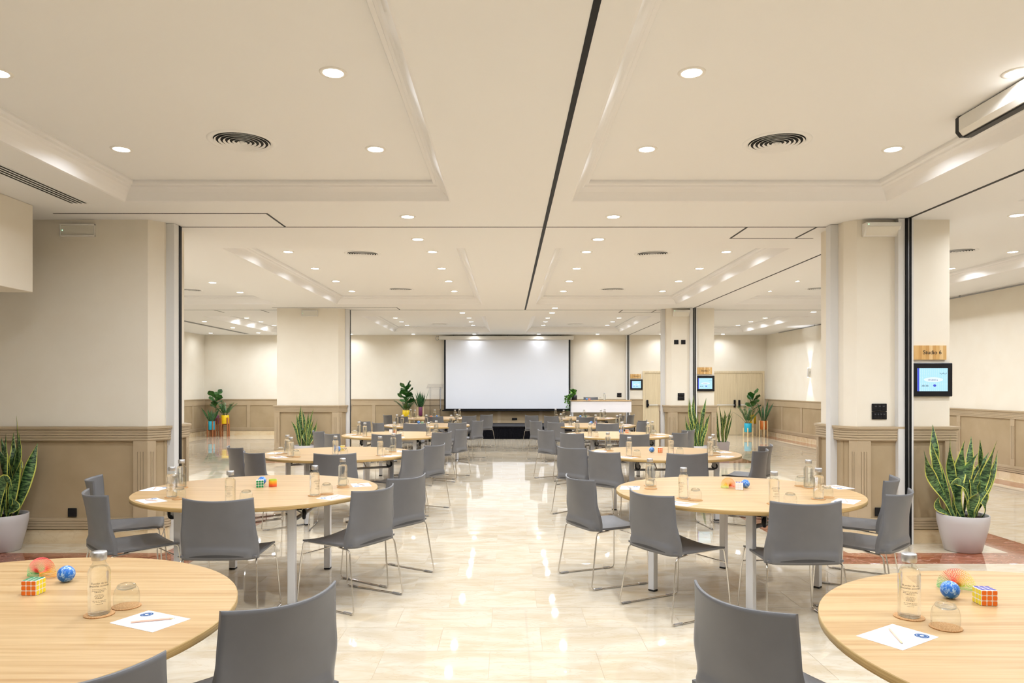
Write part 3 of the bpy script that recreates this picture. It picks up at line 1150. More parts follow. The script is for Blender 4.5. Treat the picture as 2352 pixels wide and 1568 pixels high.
switch_module(3.672, 7.05, 1.336, 0.145, 0.076, 'black switch plate on the near right pillar, upper one', 3)
switch_module(3.672, 7.05, 1.257, 0.145, 0.076, 'black switch plate on the near right pillar, lower one', 4)
switch_module(3.653, 15.0, 1.372, 0.14, 0.074, 'black switch plate on the far right pillar, upper one', 3)
switch_module(3.653, 15.0, 1.295, 0.14, 0.074, 'black switch plate on the far right pillar, lower one', 4)
switch_module(3.58, WALL_Y, 1.315, 0.14, 0.066, 'black switch plate behind the presenter table, upper one', 3)
switch_module(3.58, WALL_Y, 1.245, 0.14, 0.066, 'black switch plate behind the presenter table, lower one', 4)


def socket(x, y, z, w, h, label, holes=1):
    r = tag(empty('wall_socket', (x, y, z)), label, 'socket')
    m = MB(); m.bbox(-w / 2, w / 2, -0.012, 0, -h / 2, h / 2, 0.003)
    link('plate', m.mesh('plate', 'black_plastic'), r)
    for i in range(holes):
        cx = 0 if holes == 1 else (-w / 4 + i * w / 2)
        m = MB(); m.lathe([(0.026, 0.0), (0.022, 0.002), (0.019, -0.004), (0.0005, -0.004)], 20)
        o = link('socket_well', m.mesh('socket_well', 'black_plastic'), r)
        o.matrix_local = Matrix.Translation((cx, -0.0125, 0)) @ FACE_CAM


PF = 0.014      # depth of a pillar's recessed panel face
socket(-4.28, 7.05 - 0.023, 0.304, 0.085, 0.085, 'black wall socket low on the near left pier')
socket(3.66, 7.05 - 0.023, 0.31, 0.085, 0.085, 'black wall socket low on the near right pillar')
socket(0.236, WALL_Y - 0.011, 0.51, 0.165, 0.075, 'black wall socket under the projection screen', 2)
socket(3.553, 15.0, 2.48, 0.092, 0.092, 'black square connector plate high on the far right pillar, left one')
socket(3.70, 15.0, 2.48, 0.092, 0.092, 'black square connector plate high on the far right pillar, right one')


# ------------------------------------------------------------------ room signs and info displays
PLACE = {6: 'near right pillar', 7: 'far right pillar', 8: 'far wall beside the door'}
def room_sign(x, y, z, n):
    r = tag(empty('room_sign', (x, y, z)), f'wooden sign board reading Studio {n} on the {PLACE[n]}', 'sign', 'wooden studio signs')
    w, h = 0.34, 0.14
    pat = 'aababcbaca'
    for i, c in enumerate(pat):
        m = MB(); m.box(-w / 2 + i * w / 10, -w / 2 + (i + 1) * w / 10, -0.022, 0, -h / 2, h / 2)
        link('wood_strip', m.mesh('wood_strip', 'sign_wood_' + c), r)
    t = text_mesh(f'Studio {n}', 0.055, 'ink_black', 0.001)
    o = link('lettering', t, r)
    o.matrix_local = Matrix.Translation((0.030, -0.0232, 0.0)) @ FACE_CAM


def info_display(x, y, z, n):
    r = tag(empty('info_display', (x, y, z)), f'black framed info screen on the {PLACE[n]} below its Studio {n} sign', 'screen', 'studio info screens')
    m = MB(); m.bbox(-0.197, 0.197, -0.04, 0, -0.165, 0.165, 0.006)
    link('bezel', m.mesh('bezel', 'black_plastic'), r)
    s = MB(); s.box(-0.152, 0.147, -0.0415, -0.0395, -0.113, 0.113)
    p = link('screen_panel', s.mesh('screen_panel', 'screen_glass_cyan'), r)
    q = MB(); q.box(-0.152, -0.134, -0.0422, -0.0412, -0.113, 0.113)
    link('side_bar', q.mesh('side_bar', 'screen_blue'), p)
    q = MB()
    q.lathe([(0.0004, 0.0), (0.07, 0.0004)], 24)
    o = link('title_patch', q.mesh('title_patch', 'screen_white'), p)
    o.matrix_local = Matrix.Translation((0.005, -0.0422, 0)) @ FACE_CAM @ Matrix.Diagonal((1.35, 0.34, 1, 1))
    o = link('lettering', text_mesh(f'STUDIO {n}', 0.022, 'ink_black', 0.0003), p)
    o.matrix_local = Matrix.Translation((0.0, -0.0432, -0.004)) @ FACE_CAM
    for cx in (0.085, 0.12):
        q = MB()
        pts = [(cx + 0.016 * math.cos(a), -0.0428, 0.068 + 0.011 * math.sin(a)) for a in [math.pi + i * math.pi / 8 for i in range(9)]]
        q.tube(pts, 0.0013, 5)
        for a in (0.2, 0.5, 0.8):
            an = math.pi + a * math.pi
            q.tube([(cx + 0.0155 * math.cos(an), -0.0428, 0.068 + 0.0105 * math.sin(an)), (cx + 0.02 * math.cos(an), -0.0428, 0.068 + 0.016 * math.sin(an))], 0.001, 4)
        link('closed_eye_drawing', q.mesh('closed_eye_drawing', 'ink_black'), p)
    for cx in (-0.095, -0.058):
        q = MB()
        pts = [(cx + 0.014 * math.cos(a), -0.0428, -0.066 + 0.012 * math.sin(a)) for a in [i * math.pi / 8 for i in range(9)]]
        q.tube(pts, 0.0013, 5)
        q.tube([(cx - 0.014, -0.0428, -0.066), (cx + 0.014, -0.0428, -0.066)], 0.0011, 4)
        for a in (0.3, 0.5, 0.7):
            an = a * math.pi
            q.tube([(cx + 0.0135 * math.cos(an), -0.0428, -0.066 + 0.0115 * math.sin(an)), (cx + 0.019 * math.cos(an), -0.0428, -0.066 + 0.019 * math.sin(an))], 0.001, 4)
        q.box(cx - 0.0035, cx + 0.0035, -0.0434, -0.0424, -0.0665, -0.0585)
        link('open_eye_drawing', q.mesh('open_eye_drawing', 'ink_black'), p)
    q = MB(); q.lathe([(0.0004, 0.0), (0.016, 0.0004)], 14)
    o = link('blue_mark', q.mesh('blue_mark', 'screen_blue'), p)
    o.matrix_local = Matrix.Translation((0.018, -0.0424, -0.058)) @ FACE_CAM @ Matrix.Diagonal((1, 0.75, 1, 1))
    q = MB()
    for i in range(14):
        xx = -0.122 + i * 0.02
        for jn in range(16):
            zz = -0.106 + jn * 0.0141
            if abs(zz) < 0.028 and abs(xx - 0.005) < 0.09:
                continue
            q.box(xx - 0.0012, xx + 0.0012, -0.0419, -0.0413, zz - 0.004, zz + 0.003)
    link('dash_pattern', q.mesh('dash_pattern', 'screen_white'), p)


for x, y, n in ((4.168, 7.05, 6), (4.14, 15.0, 7), (4.108, WALL_Y, 8)):
    room_sign(x - 0.012, y, 1.877, n)
    info_display(x + 0.012, y, 1.61, n)

# ------------------------------------------------------------------ wall sconce in the right aisle
r = tag(empty('wall_sconce', (RIGHT_X - 0.06, 19.5, 1.93)), 'white up-and-down wall light on the right aisle wall', 'wall light')
m = MB(); m.lathe([(0.0005, -0.125), (0.028, -0.125), (0.030, -0.12), (0.030, 0.12), (0.028, 0.125), (0.0005, 0.125)], 20)
link('lamp_body', m.mesh('lamp_body', 'white_plastic'), r)
m = MB(); m.box(0.02, 0.06, -0.015, 0.015, -0.03, 0.03)
link('wall_bracket', m.mesh('wall_bracket', 'white_plastic'), r)
for s in (-1, 1):
    m = MB(); m.lathe([(0.0005, s * 0.127), (0.024, s * 0.1265)], 16)
    link('lens', m.mesh('lens', 'lamp_lens'), r)
    la = bpy.data.lights.new('lamp', 'SPOT'); la.energy = 14; la.color = LAMP_COLOR; la.spot_size = math.radians(60); la.spot_blend = 0.6
    la.shadow_soft_size = 0.02
    o = link('lamp', la, r); o.location = (0, 0, s * 0.15)
    o.rotation_euler = (0, 0, 0) if s < 0 else (math.pi, 0, 0)

# ------------------------------------------------------------------ roller screen housing at the upper right
r = tag(empty('roller_screen', (3.06, 3.2, 3.21)), 'white rolled-up projection screen housing with black end cap, upper right', 'projection screen')
prof = [(-0.055, 0.03), (-0.03, 0.0), (0.03, 0.0), (0.065, 0.03), (0.065, 0.12), (0.045, 0.135), (-0.035, 0.135), (-0.055, 0.12)]
def extr(pr, y0, y1, mat, nm):
    q = MB(); n = len(pr)
    q.add([(a, y0, b) for a, b in pr] + [(a, y1, b) for a, b in pr], [(i, (i + 1) % n, n + (i + 1) % n, n + i) for i in range(n)] + [tuple(range(n)), tuple(range(2 * n - 1, n - 1, -1))])
    return link(nm, q.mesh(nm, mat), r)
extr(prof, -2.2, 1.55, 'white_plastic', 'housing')
extr([(a * 1.06 + 0.0, (b - 0.067) * 1.06 + 0.067) for a, b in prof], 1.55, 1.58, 'black_plastic', 'end_cap')
q = MB(); q.box(-0.02, 0.03, -2.2, 1.55, -0.012, 0.001)
link('screen_slot', q.mesh('screen_slot', 'black_plastic'), r)

# ------------------------------------------------------------------ chair (shared part meshes)
def smooth01(a, b, x):
    t = max(0.0, min(1.0, (x - a) / (b - a)))
    return t * t * (3 - 2 * t)


def chair_back_surface(u, v):
    """u -1..1 across, v 0..1 up; the rear-curved mid surface of the backrest"""
    hw = 0.246 - 0.012 * smooth01(0.20, 0.6, v) - 0.008 * smooth01(0.5, 1.0, v)
    x = u * hw
    z = 0.434 + 0.396 * v - 0.011 * v * (1 - u * u)
    y = -0.222 - 0.032 * v - 0.034 * v * v + 0.085 * u * u * (0.25 + 0.75 * v)
    # lower side wings turn forward
    y += 0.045 * (1 - smooth01(0.05, 0.60, v)) * smooth01(0.80, 1.0, abs(u))
    return x, y, z


def make_chair_meshes():
    NU, NV = 28, 26
    m = MB()
    t = 0.0055

    def front(u, v):
        x, y, z = chair_back_surface(u * 2 - 1, v)
        return (x, y + t, z)

    def rear(u, v):
        uu = u * 2 - 1
        x, y, z = chair_back_surface(uu, v)
        side = smooth01(0.84, 0.92, abs(uu)) * (1 - smooth01(0.36, 0.62, v))
        bot = 1 - smooth01(0.10 + 0.05 * (1 - uu * uu), 0.17 + 0.05 * (1 - uu * uu), v)
        return (x, y - t - 0.012 * max(side, bot), z)
    m.grid(front, NU, NV)
    o2 = len(m.v)
    m.grid(rear, NU, NV, flip=True)
    W = NU + 1
    fs = []
    for i in range(NU):
        fs.append((i, i + o2, i + 1 + o2, i + 1))
        a = NV * W + i
        fs.append((a, a + 1, a + 1 + o2, a + o2))
    for j in range(NV):
        a = j * W
        fs.append((a, a + W, a + W + o2, a + o2))
        b = j * W + NU
        fs.append((b, b + o2, b + W + o2, b + W))
    for f in fs:
        m.f.append(list(f)); m.mi.append(0); m.sm.append(False)
    back = m.mesh('backrest', 'chair_plastic')
    # dark hand slot along the lower rear edge
    m = MB()

    def slot(u, v):
        uu = (u * 2 - 1)
        e = 0.045 + (0.010 + 0.040 * (1 - uu * uu)) * v
        x, y, z = chair_back_surface(uu * 0.70, e)
        return (x, y - t - 0.0128, z)
    m.grid(slot, 16, 2)
    slot_me = m.mesh('hand_slot', 'chair_slot')
    # seat shell
    m = MB()

    def seat(u, v, off=0.0):
        uu = u * 2 - 1
        yy = -0.205 + 0.455 * v
        hw = 0.240 - 0.012 * v
        z = 0.447 + 0.010 * uu * uu * (1 - v) + 0.012 * v * v * uu * uu - 0.012 * math.sin(math.pi * min(1, v * 1.05)) * (1 - uu * uu)
        z -= 0.016 * smooth01(0.86, 1.0, v) * (1 - 0.6 * uu * uu)
        yy += 0.012 * (1 - uu * uu) * v
        return (uu * hw, yy, z + off)
    m.grid(lambda u, v: seat(u, v, 0.0), 16, 16)
    o2 = len(m.v)
    m.grid(lambda u, v: seat(u, v, -0.013), 16, 16, flip=True)
    W = 17
    fs = []
    for i in range(16):
        fs.append((i, i + o2, i + 1 + o2, i + 1))
        a = 16 * W + i
        fs.append((a, a + 1, a + 1 + o2, a + o2))
        a = i * W
        fs.append((a, a + W, a + W + o2, a + o2))
        b = i * W + 16
        fs.append((b, b + o2, b + W + o2, b + W))
    for f in fs:
        m.f.append(list(f)); m.mi.append(0); m.sm.append(False)
    seat_me = m.mesh('seat', 'chair_plastic')
    # sled legs of chromed rod
    sleds = []
    for s in (-1, 1):
        def rounded(pts, r=0.028, k=4):
            out = [Vector(pts[0])]
            for i in range(1, len(pts) - 1):
                p0, p1, p2 = Vector(pts[i - 1]), Vector(pts[i]), Vector(pts[i + 1])
                a = p1 + (p0 - p1).normalized() * r
                b = p1 + (p2 - p1).normalized() * r
                for q in range(k + 1):
                    w = q / k
                    out.append((1 - w) ** 2 * a + 2 * w * (1 - w) * p1 + w * w * b)
            out.append(Vector(pts[-1]))
            return out
        path = rounded([(s * 0.20, -0.10, 0.428), (s * 0.225, 0.242, 0.442), (s * 0.240, 0.256, 0.30), (s * 0.262, 0.272, 0.0065),
                        (s * 0.272, -0.262, 0.0065), (s * 0.242, -0.196, 0.425), (s * 0.20, -0.06, 0.426)])
        mm = MB(); mm.tube(path, 0.0056, 8)
        sleds.append(mm.mesh('sled_leg', 'chrome'))
    mm = MB(); mm.tube([(-0.237, 0.253, 0.345), (0.237, 0.253, 0.345)], 0.005, 8)
    bar = mm.mesh('stretcher', 'chrome')
    gl = []
    for s in (-1, 1):
        for yy in (0.20, -0.20):
            mm = MB(); mm.bbox(s * 0.267 - 0.009, s * 0.267 + 0.009, yy - 0.035, yy + 0.035, 0.0, 0.015, 0.003)
            gl.append(mm.mesh('glide', 'clear_plastic'))
    return [('seat', seat_me), ('backrest', back, None, [('hand_slot', slot_me)]), ('sled_leg', sleds[0]), ('sled_leg', sleds[1]), ('stretcher', bar)] + [('glide', g) for g in gl]


CHAIR = make_chair_meshes()

TABLES = {'1L': (-1.88, 2.432), '1R': (1.937, 2.193), '2L': (-1.92, 5.541), '2R': (1.741, 5.437), '3L': (-2.018, 8.564), '3R': (1.878, 8.586),
          '4L': (-1.83, 11.85), '4R': (1.81, 11.85), '5L': (-1.68, 14.85), '5R': (1.765, 14.85), '6L': (-1.85, 18.2), '6R': (1.88, 18.2)}
TNAME = {'1': 'nearest', '2': 'second', '3': 'third', '4': 'fourth', '5': 'fifth', '6': 'farthest'}


def tname(t):
    return f"{TNAME[t[0]]} {'left' if t[1] == 'L' else 'right'} table"


CHAIRS = {
    '1L': {'near-right': (-0.929, 2.562, 0.907), 'front': (-1.22, 1.962, 0.60)},
    '1R': {'near-left': (0.978, 2.525, -1.08)},
    '2L': {'front': (-1.859, 4.778, 0.024), 'near-right': (-1.128, 5.163, 1.064), 'far-right': (-0.973, 5.824, 0.976), 'near-left': (-2.629, 4.979, -0.801), 'far-left': (-3.022, 5.674, -1.183)},
    '2R': {'front': (1.859, 4.661, 0.033), 'near-right': (2.522, 5.018, 0.754), 'far-right': (2.805, 5.700, 0.990), 'near-left': (1.153, 4.937, -1.070), 'far-left': (0.766, 5.733, -1.158)},
    '3L': {'far-left': (-3.080, 8.640, -0.867), 'near-left': (-2.634, 7.976, -0.763), 'front': (-1.871, 7.873, 0.094), 'near-right': (-1.268, 8.331, 1.134), 'far-right': (-1.080, 8.942, 1.080)},
    '4L': {'far-left': (-2.889, 11.684, -0.952), 'near-left': (-2.545, 11.096, -0.804), 'front': (-1.831, 11.018, 0.004), 'near-right': (-1.197, 11.430, 0.924), 'far-right': (-0.971, 12.193, 1.176)},
    '5L': {'far-left': (-2.799, 14.997, -0.918), 'near-left': (-2.422, 14.394, -0.900), 'front': (-1.796, 14.172, -0.077), 'near-right': (-1.126, 14.416, 0.701), 'far-right': (-0.806, 15.261, 1.068)},
    '6L': {'far-left': (-2.888, 18.308, -0.939), 'near-left': (-2.403, 17.414, -0.774), 'front': (-1.750, 17.425, -0.085), 'near-right': (-1.075, 17.782, 0.749), 'far-right': (-0.679, 18.465, 0.829)},
    '3R': {'far-left': (0.910, 8.597, -0.798), 'near-left': (1.223, 8.044, -0.836), 'front': (1.924, 7.892, 0.080), 'near-right': (2.688, 8.182, 0.909), 'far-right': (2.989, 8.861, 0.930)},
    '4R': {'far-left': (0.811, 11.931, -0.991), 'near-left': (1.139, 11.193, -0.745), 'front': (1.920, 11.003, 0.036), 'near-right': (2.569, 11.352, 0.787), 'far-right': (2.856, 12.012, 0.869)},
    '5R': {'far-left': (0.772, 15.037, -1.037), 'near-left': (1.126, 14.561, -0.797), 'front': (1.949, 14.141, 0.050), 'near-right': (2.574, 14.615, 0.942), 'far-right': (2.712, 15.323, 0.978)},
    '6R': {'far-left': (0.755, 18.069, -0.788), 'near-left': (1.214, 17.579, -0.742), 'front': (1.864, 17.216, 0.058), 'near-right': (2.637, 17.787, 0.995), 'far-right': (2.975, 18.326, 1.054)},
}
for t, d in CHAIRS.items():
    for s, (x, y, yaw) in d.items():
        spawn('conference_chair', CHAIR, (x, y, 0), yaw, f'grey plastic sled-base chair at the {s} seat of the {tname(t)}', 'chair', 'grey conference chairs')
spawn('conference_chair', CHAIR, (2.62, 22.18, STAGE_Z), math.pi, 'grey plastic chair behind the presenter table on the stage', 'chair', 'grey conference chairs')


# ------------------------------------------------------------------ round folding tables
mb = MB()
NT = 96
R_T, TH = 0.90, 0.028
top = [(R_T * math.cos(2 * math.pi * i / NT), R_T * math.sin(2 * math.pi * i / NT)) for i in range(NT)]
rim = [(a * (1 - 0.002 / R_T), b * (1 - 0.002 / R_T)) for a, b in top]
vs = [(a, b, 0.0) for a, b in rim] + [(a, b, -0.002) for a, b in top] + [(a, b, -TH + 0.002) for a, b in top] + [(a, b, -TH) for a, b in rim]
mb.add(vs, [tuple(range(NT))], 0)
o_ = 0
for ring_i, mi in ((0, 1), (1, 1), (2, 1)):
    for i in range(NT):
        j = (i + 1) % NT
        mb.f.append([ring_i * NT + i, (ring_i + 1) * NT + i, (ring_i + 1) * NT + j, ring_i * NT + j]); mb.mi.append(mi); mb.sm.append(ring_i == 1)
mb.f.append([3 * NT + i for i in range(NT - 1, -1, -1)]); mb.mi.append(0); mb.sm.append(False)
TOP_ME = mb.mesh('tabletop', ['table_wood', 'table_edge'])

LX, LY = 0.5, 0.40          # half spacing of the legs (long way, short way)
UZ = TABLE_Z - TH
mb = MB(); mb.bbox(-0.026, 0.026, -0.026, 0.026, 0.012, UZ, 0.003)
LEG_ME = mb.mesh('leg', 'white_table_metal')
mb = MB(); mb.bbox(-0.0265, 0.0265, -0.0265, 0.0265, 0.0, 0.013, 0.003)
FOOT_ME = mb.mesh('foot_cap', 'black_rubber')
mb = MB(); mb.box(-LX, LX, -0.012, 0.012, 0.0, 0.03)
mb2 = MB(); mb2.tube([(-LX, 0, 0), (LX, 0, 0)], 0.014, 10)
RAIL_ME = mb2.mesh('long_rail', 'grey_tube')
mb2 = MB(); mb2.box(-0.018, 0.018, -LY, LY, -0.02, 0.02)
CROSS_ME = mb2.mesh('end_beam', 'white_table_metal')
mb2 = MB(); mb2.tube([(0, -LY, -0.10), (0, -LY + 0.17, 0.0), (0, LY - 0.17, 0.0), (0, LY, -0.10)], 0.006, 6)
WIRE_ME = mb2.mesh('basket_wire', 'grey_tube')
mb2 = MB(); mb2.tube([(0, -LY - 0.055, 0), (0, LY + 0.055, 0)], 0.016, 10)
TILT_ME = mb2.mesh('tilt_bar', 'black_plastic')
mb2 = MB(); mb2.lathe([(0.0005, -0.012), (0.016, -0.012), (0.030, -0.011), (0.036, -0.007), (0.036, 0.007), (0.030, 0.011), (0.016, 0.012), (0.0005, 0.012)], 22)
WHEEL_ME = mb2.mesh('caster_wheel', 'black_rubber')
mb2 = MB(); mb2.lathe([(0.0005, -0.0135), (0.014, -0.0135), (0.016, -0.012), (0.016, 0.012), (0.014, 0.0135), (0.0005, 0.0135)], 16)
HUB_ME = mb2.mesh('wheel_hub', 'grey_aluminium')
mb2 = MB(); mb2.bbox(-0.03, 0.012, -0.016, -0.0135, -0.012, 0.035, 0.001); mb2.bbox(-0.03, 0.012, 0.0135, 0.016, -0.012, 0.035, 0.001)
mb2.bbox(-0.036, 0.0, -0.016, 0.016, 0.033, 0.058, 0.002)
FORK_ME = mb2.mesh('caster_fork', 'grey_aluminium')
T = Matrix.Translation
RX = Matrix.Rotation


def table_parts(rot):
    Rz = RX(rot, 4, 'Z')
    P = [('tabletop', TOP_ME, T((0, 0, TABLE_Z)))]
    for sx in (-1, 1):
        for sy in (-1, 1):
            P.append(('leg', LEG_ME, Rz @ T((sx * LX, sy * LY, 0)), [('foot_cap', FOOT_ME, None)]))
        P.append(('end_beam', CROSS_ME, Rz @ T((sx * LX, 0, UZ - 0.035))))
    for sy in (-1, 1):
        P.append(('long_rail', RAIL_ME, Rz @ T((0, sy * LY, UZ - 0.125))))
    for k in (-0.2, -0.07, 0.07, 0.2):
        P.append(('basket_wire', WIRE_ME, Rz @ T((k, 0, UZ - 0.03))))
    for sx in (-1, 1):
        P.append(('tilt_bar', TILT_ME, Rz @ T((sx * (LX - 0.055), 0, UZ - 0.04))))
        for sy in (-1, 1):
            M = Rz @ T((sx * (LX - 0.05), sy * (LY + 0.07), UZ - 0.075)) @ RX(0.35 * sx * sy, 4, 'Z')
            P.append(('caster_fork', FORK_ME, M, [('caster_wheel', WHEEL_ME, T((0, 0, -0.01)) @ RX(math.pi / 2, 4, 'X'), [('wheel_hub', HUB_ME, None)])]))
    return P


# thing > part > sub-part only: hubs ride beside the wheels
def flat_casters(parts):
    out = []
    for p in parts:
        if p[0] == 'caster_fork':
            w = p[3][0]
            out.append((p[0], p[1], p[2], [(w[0], w[1], w[2]), ('wheel_hub', HUB_ME, w[2])]))
        else:
            out.append(p)
    return out


TROT = {'1L': 1.5708, '1R': 0.4, '2L': 1.5708, '2R': 0.74, '3L': 0.55, '3R': 0.10, '4L': 1.5, '4R': 0.12, '5L': 0.9, '5R': 0.5, '6L': 0.2, '6R': 0.5}
TOFF = {'2L': (-0.015, 0.05), '2R': (0.02, 0.08)}
for t, (x, y) in TABLES.items():
    spawn('round_table', flat_casters(table_parts(TROT[t])), (x, y, 0), 0,
          f"round wooden conference table, {TNAME[t[0]]} from the camera on the {'left' if t[1] == 'L' else 'right'} side", 'table', 'round conference tables')

# ------------------------------------------------------------------ things on the tables
# bottle
mb = MB()
BR = 0.0355
mb.lathe([(0.0005, 0.001), (BR - 0.005, 0.0), (BR - 0.001, 0.003), (BR, 0.009), (BR, 0.146), (BR - 0.002, 0.156), (BR - 0.007, 0.164), (BR - 0.0075, 0.1645), (0.0005, 0.165)], 28)
BODY_ME = mb.mesh('water_filled_body', 'water_in_glass')
mb = MB()
mb.lathe([(BR - 0.006, 0.1655), (BR - 0.012, 0.172), (0.0205, 0.178), (0.0195, 0.190)], 28)
NECK_ME = mb.mesh('neck', 'clear_glass')
mb = MB()
mb.lathe([(0.0005, 0.188), (0.0235, 0.188), (0.0245, 0.190), (0.0245, 0.214), (0.0225, 0.217), (0.0005, 0.217)], 28)
CAP_ME = mb.mesh('cap', 'brushed_steel')


def wrap_text():
    """lettering bent around the bottle, reading towards local +X"""
    mb = MB()
    R = BR + 0.0006

    def put(me, dz):
        o = len(mb.v)
        for v in me.vertices:
            a = v.co.x / R
            rr = R + v.co.z
            mb.v.append(Vector((rr * math.cos(a), rr * math.sin(a), v.co.y + dz)))
        for p in me.polygons:
            mb.f.append([o + i for i in p.vertices]); mb.mi.append(0); mb.sm.append(False)
        bpy.data.meshes.remove(me)
    put(text_mesh('El poder de tus', 0.0088, 'ink_black', 0.0001), 0.113)
    put(text_mesh('peque\u00f1as acciones', 0.0088, 'ink_black', 0.0001), 0.104)

    def dash(z, a0, a1, h):
        n = max(2, int((a1 - a0) / 0.16))
        rnd = random.Random(int(z * 10000))
        a = a0
        while a < a1:
            w = rnd.uniform(0.05, 0.16)
            b = min(a + w, a1)
            vs = [(R * math.cos(q), R * math.sin(q), zz) for zz in (z - h, z + h) for q in (a, (a + b) / 2, b)]
            mb.add(vs, [(0, 1, 4, 3), (1, 2, 5, 4)])
            a = b + 0.045
    for z, w, h in ((0.092, 0.62, 0.0007), (0.0875, 0.66, 0.0007), (0.083, 0.40, 0.0007), (0.074, 0.34, 0.0006), (0.070, 0.42, 0.0006),
                    (0.066, 0.38, 0.0007), (0.062, 0.36, 0.0009), (0.053, 0.60, 0.0006), (0.0485, 0.58, 0.0006), (0.042, 0.30, 0.0006)):
        dash(z, -w, w, h)
    return mb.mesh('printed_text', 'ink_black')


PRINT_ME = wrap_text()
BOTTLE = [('water_filled_body', BODY_ME), ('neck', NECK_ME), ('cap', CAP_ME), ('printed_text', PRINT_ME)]
# upturned tumbler
mb = MB()
mb.lathe([(0.0405, 0.0), (0.0425, 0.012), (0.0435, 0.028), (0.0425, 0.046), (0.0385, 0.060), (0.033, 0.068)], 30)
GLASS_WALL = mb.mesh('tumbler_wall', 'clear_glass')
mb = MB()
mb.lathe([(0.0005, 0.060), (0.024, 0.0605), (0.031, 0.064), (0.0325, 0.069), (0.030, 0.075), (0.024, 0.079), (0.0005, 0.080)], 30)
GLASS_BASE = mb.mesh('tumbler_base', 'thick_glass')
TUMBLER = [('tumbler_wall', GLASS_WALL), ('tumbler_base', GLASS_BASE)]
mb = MB()
mb.lathe([(0.0005, 0.0), (0.0475, 0.0), (0.049, 0.001), (0.049, 0.0032), (0.048, 0.004), (0.0005, 0.004)], 28)
COASTER_ME = mb.mesh('coaster', 'cork')
# note sheet
mb = MB(); mb.box(-0.105, 0.105, -0.074, 0.074, 0.0, 0.0012)
SHEET_ME = mb.mesh('sheet', 'paper')
mb = MB(); mb.lathe([(0.0215, 0.0016), (0.0005, 0.0016)], 28); LOGO_ME = mb.mesh('round_logo', 'ink_blue')
mb = MB()
for i in range(8):
    a = i * math.pi / 4
    mb.lathe([(0.0028, 0.0019), (0.0004, 0.0019)], 8, (0.0035 * math.cos(a), 0.0035 * math.sin(a), 0))
ring_seg = 30
mb.lathe([(0.0150, 0.0019), (0.0158, 0.0019)], 30)
LOGO2_ME = mb.mesh('logo_mark', 'paper')
mb = MB()
for i in range(7):
    mb.box(-0.018 + i * 0.0055, -0.0145 + i * 0.0055, -0.001, 0.001, 0.0012, 0.0015)
FOOTER_ME = mb.mesh('footer_print', 'ink_grey')
SHEET = [('sheet', SHEET_ME, None, [('round_logo', LOGO_ME, T((-0.07, 0.040, 0)) ), ('logo_mark', LOGO2_ME, T((-0.07, 0.040, 0))), ('footer_print', FOOTER_ME, T((0.055, -0.055, 0)))])]
mb = MB(); mb.tube([(-0.066, 0, 0.0036), (0.054, 0, 0.0036)], 0.0036, 6, smooth=False); PEN_ME = mb.mesh('pencil_body', 'pencil_body')
mb = MB(); mb.tube([(0.054, 0, 0.0036), (0.068, 0, 0.0036)], [0.0036, 0.0011], 8); PENC_ME = mb.mesh('sharpened_cone', 'stand_wood_pale')
mb = MB(); mb.tube([(0.068, 0, 0.0036), (0.073, 0, 0.0036)], [0.0011, 0.0002], 6); PENT_ME = mb.mesh('pencil_lead', 'pencil_tip')
PENCIL = [('pencil_body', PEN_ME), ('sharpened_cone', PENC_ME), ('pencil_lead', PENT_ME)]

# puzzle cube
CS = 0.057
mb = MB(); mb.bbox(-CS / 2, CS / 2, -CS / 2, CS / 2, 0, CS, 0.002)
CUBE_ME = mb.mesh('cube_body', 'cube_plastic')
q_ = MB(); s_ = CS / 3 * 0.42
b_ = s_ * 0.3
q_.add([(-s_ + b_, -s_, 0.0005), (s_ - b_, -s_, 0.0005), (s_, -s_ + b_, 0.0005), (s_, s_ - b_, 0.0005), (s_ - b_, s_, 0.0005), (-s_ + b_, s_, 0.0005), (-s_, s_ - b_, 0.0005), (-s_, -s_ + b_, 0.0005)],
       [tuple(range(8))])
STICK = {c: q_.mesh('sticker', 'sticker_' + c) for c in ('orange', 'yellow', 'green', 'blue', 'white', 'red')}
CUBE_FACES = {'front': RX(math.pi / 2, 4, 'X'), 'right': RX(math.pi / 2, 4, 'Z') @ RX(math.pi / 2, 4, 'X'), 'left': RX(-math.pi / 2, 4, 'Z') @ RX(math.pi / 2, 4, 'X'),
              'back': RX(math.pi, 4, 'Z') @ RX(math.pi / 2, 4, 'X'), 'top': Matrix()}


def cube_parts(colors):
    P = []
    subs = []
    for f, c in colors.items():
        M0 = T((0, 0, CS / 2)) @ CUBE_FACES[f] @ T((0, 0, CS / 2))
        for i in (-1, 0, 1):
            for j in (-1, 0, 1):
                subs.append(('sticker', STICK[c], M0 @ T((i * CS / 3, j * CS / 3, 0))))
    P.append(('cube_body', CUBE_ME, None, subs))
    return P


mb = MB()
prof = [(0.0005, 0.0)] + [(0.033 * math.sin(math.pi * i / 18), 0.033 - 0.033 * math.cos(math.pi * i / 18)) for i in range(1, 18)] + [(0.0005, 0.066)]
mb.lathe(prof, 28)
BALL_ME = mb.mesh('foam_ball', 'ball_print')


def hsv(h, s, v):
    i = int(h * 6) % 6
    f = h * 6 - int(h * 6)
    p, q, t = v * (1 - s), v * (1 - f * s), v * (1 - (1 - f) * s)
    return [(v, t, p), (q, v, p), (p, v, t), (p, q, v), (t, p, v), (v, p, q)][i]


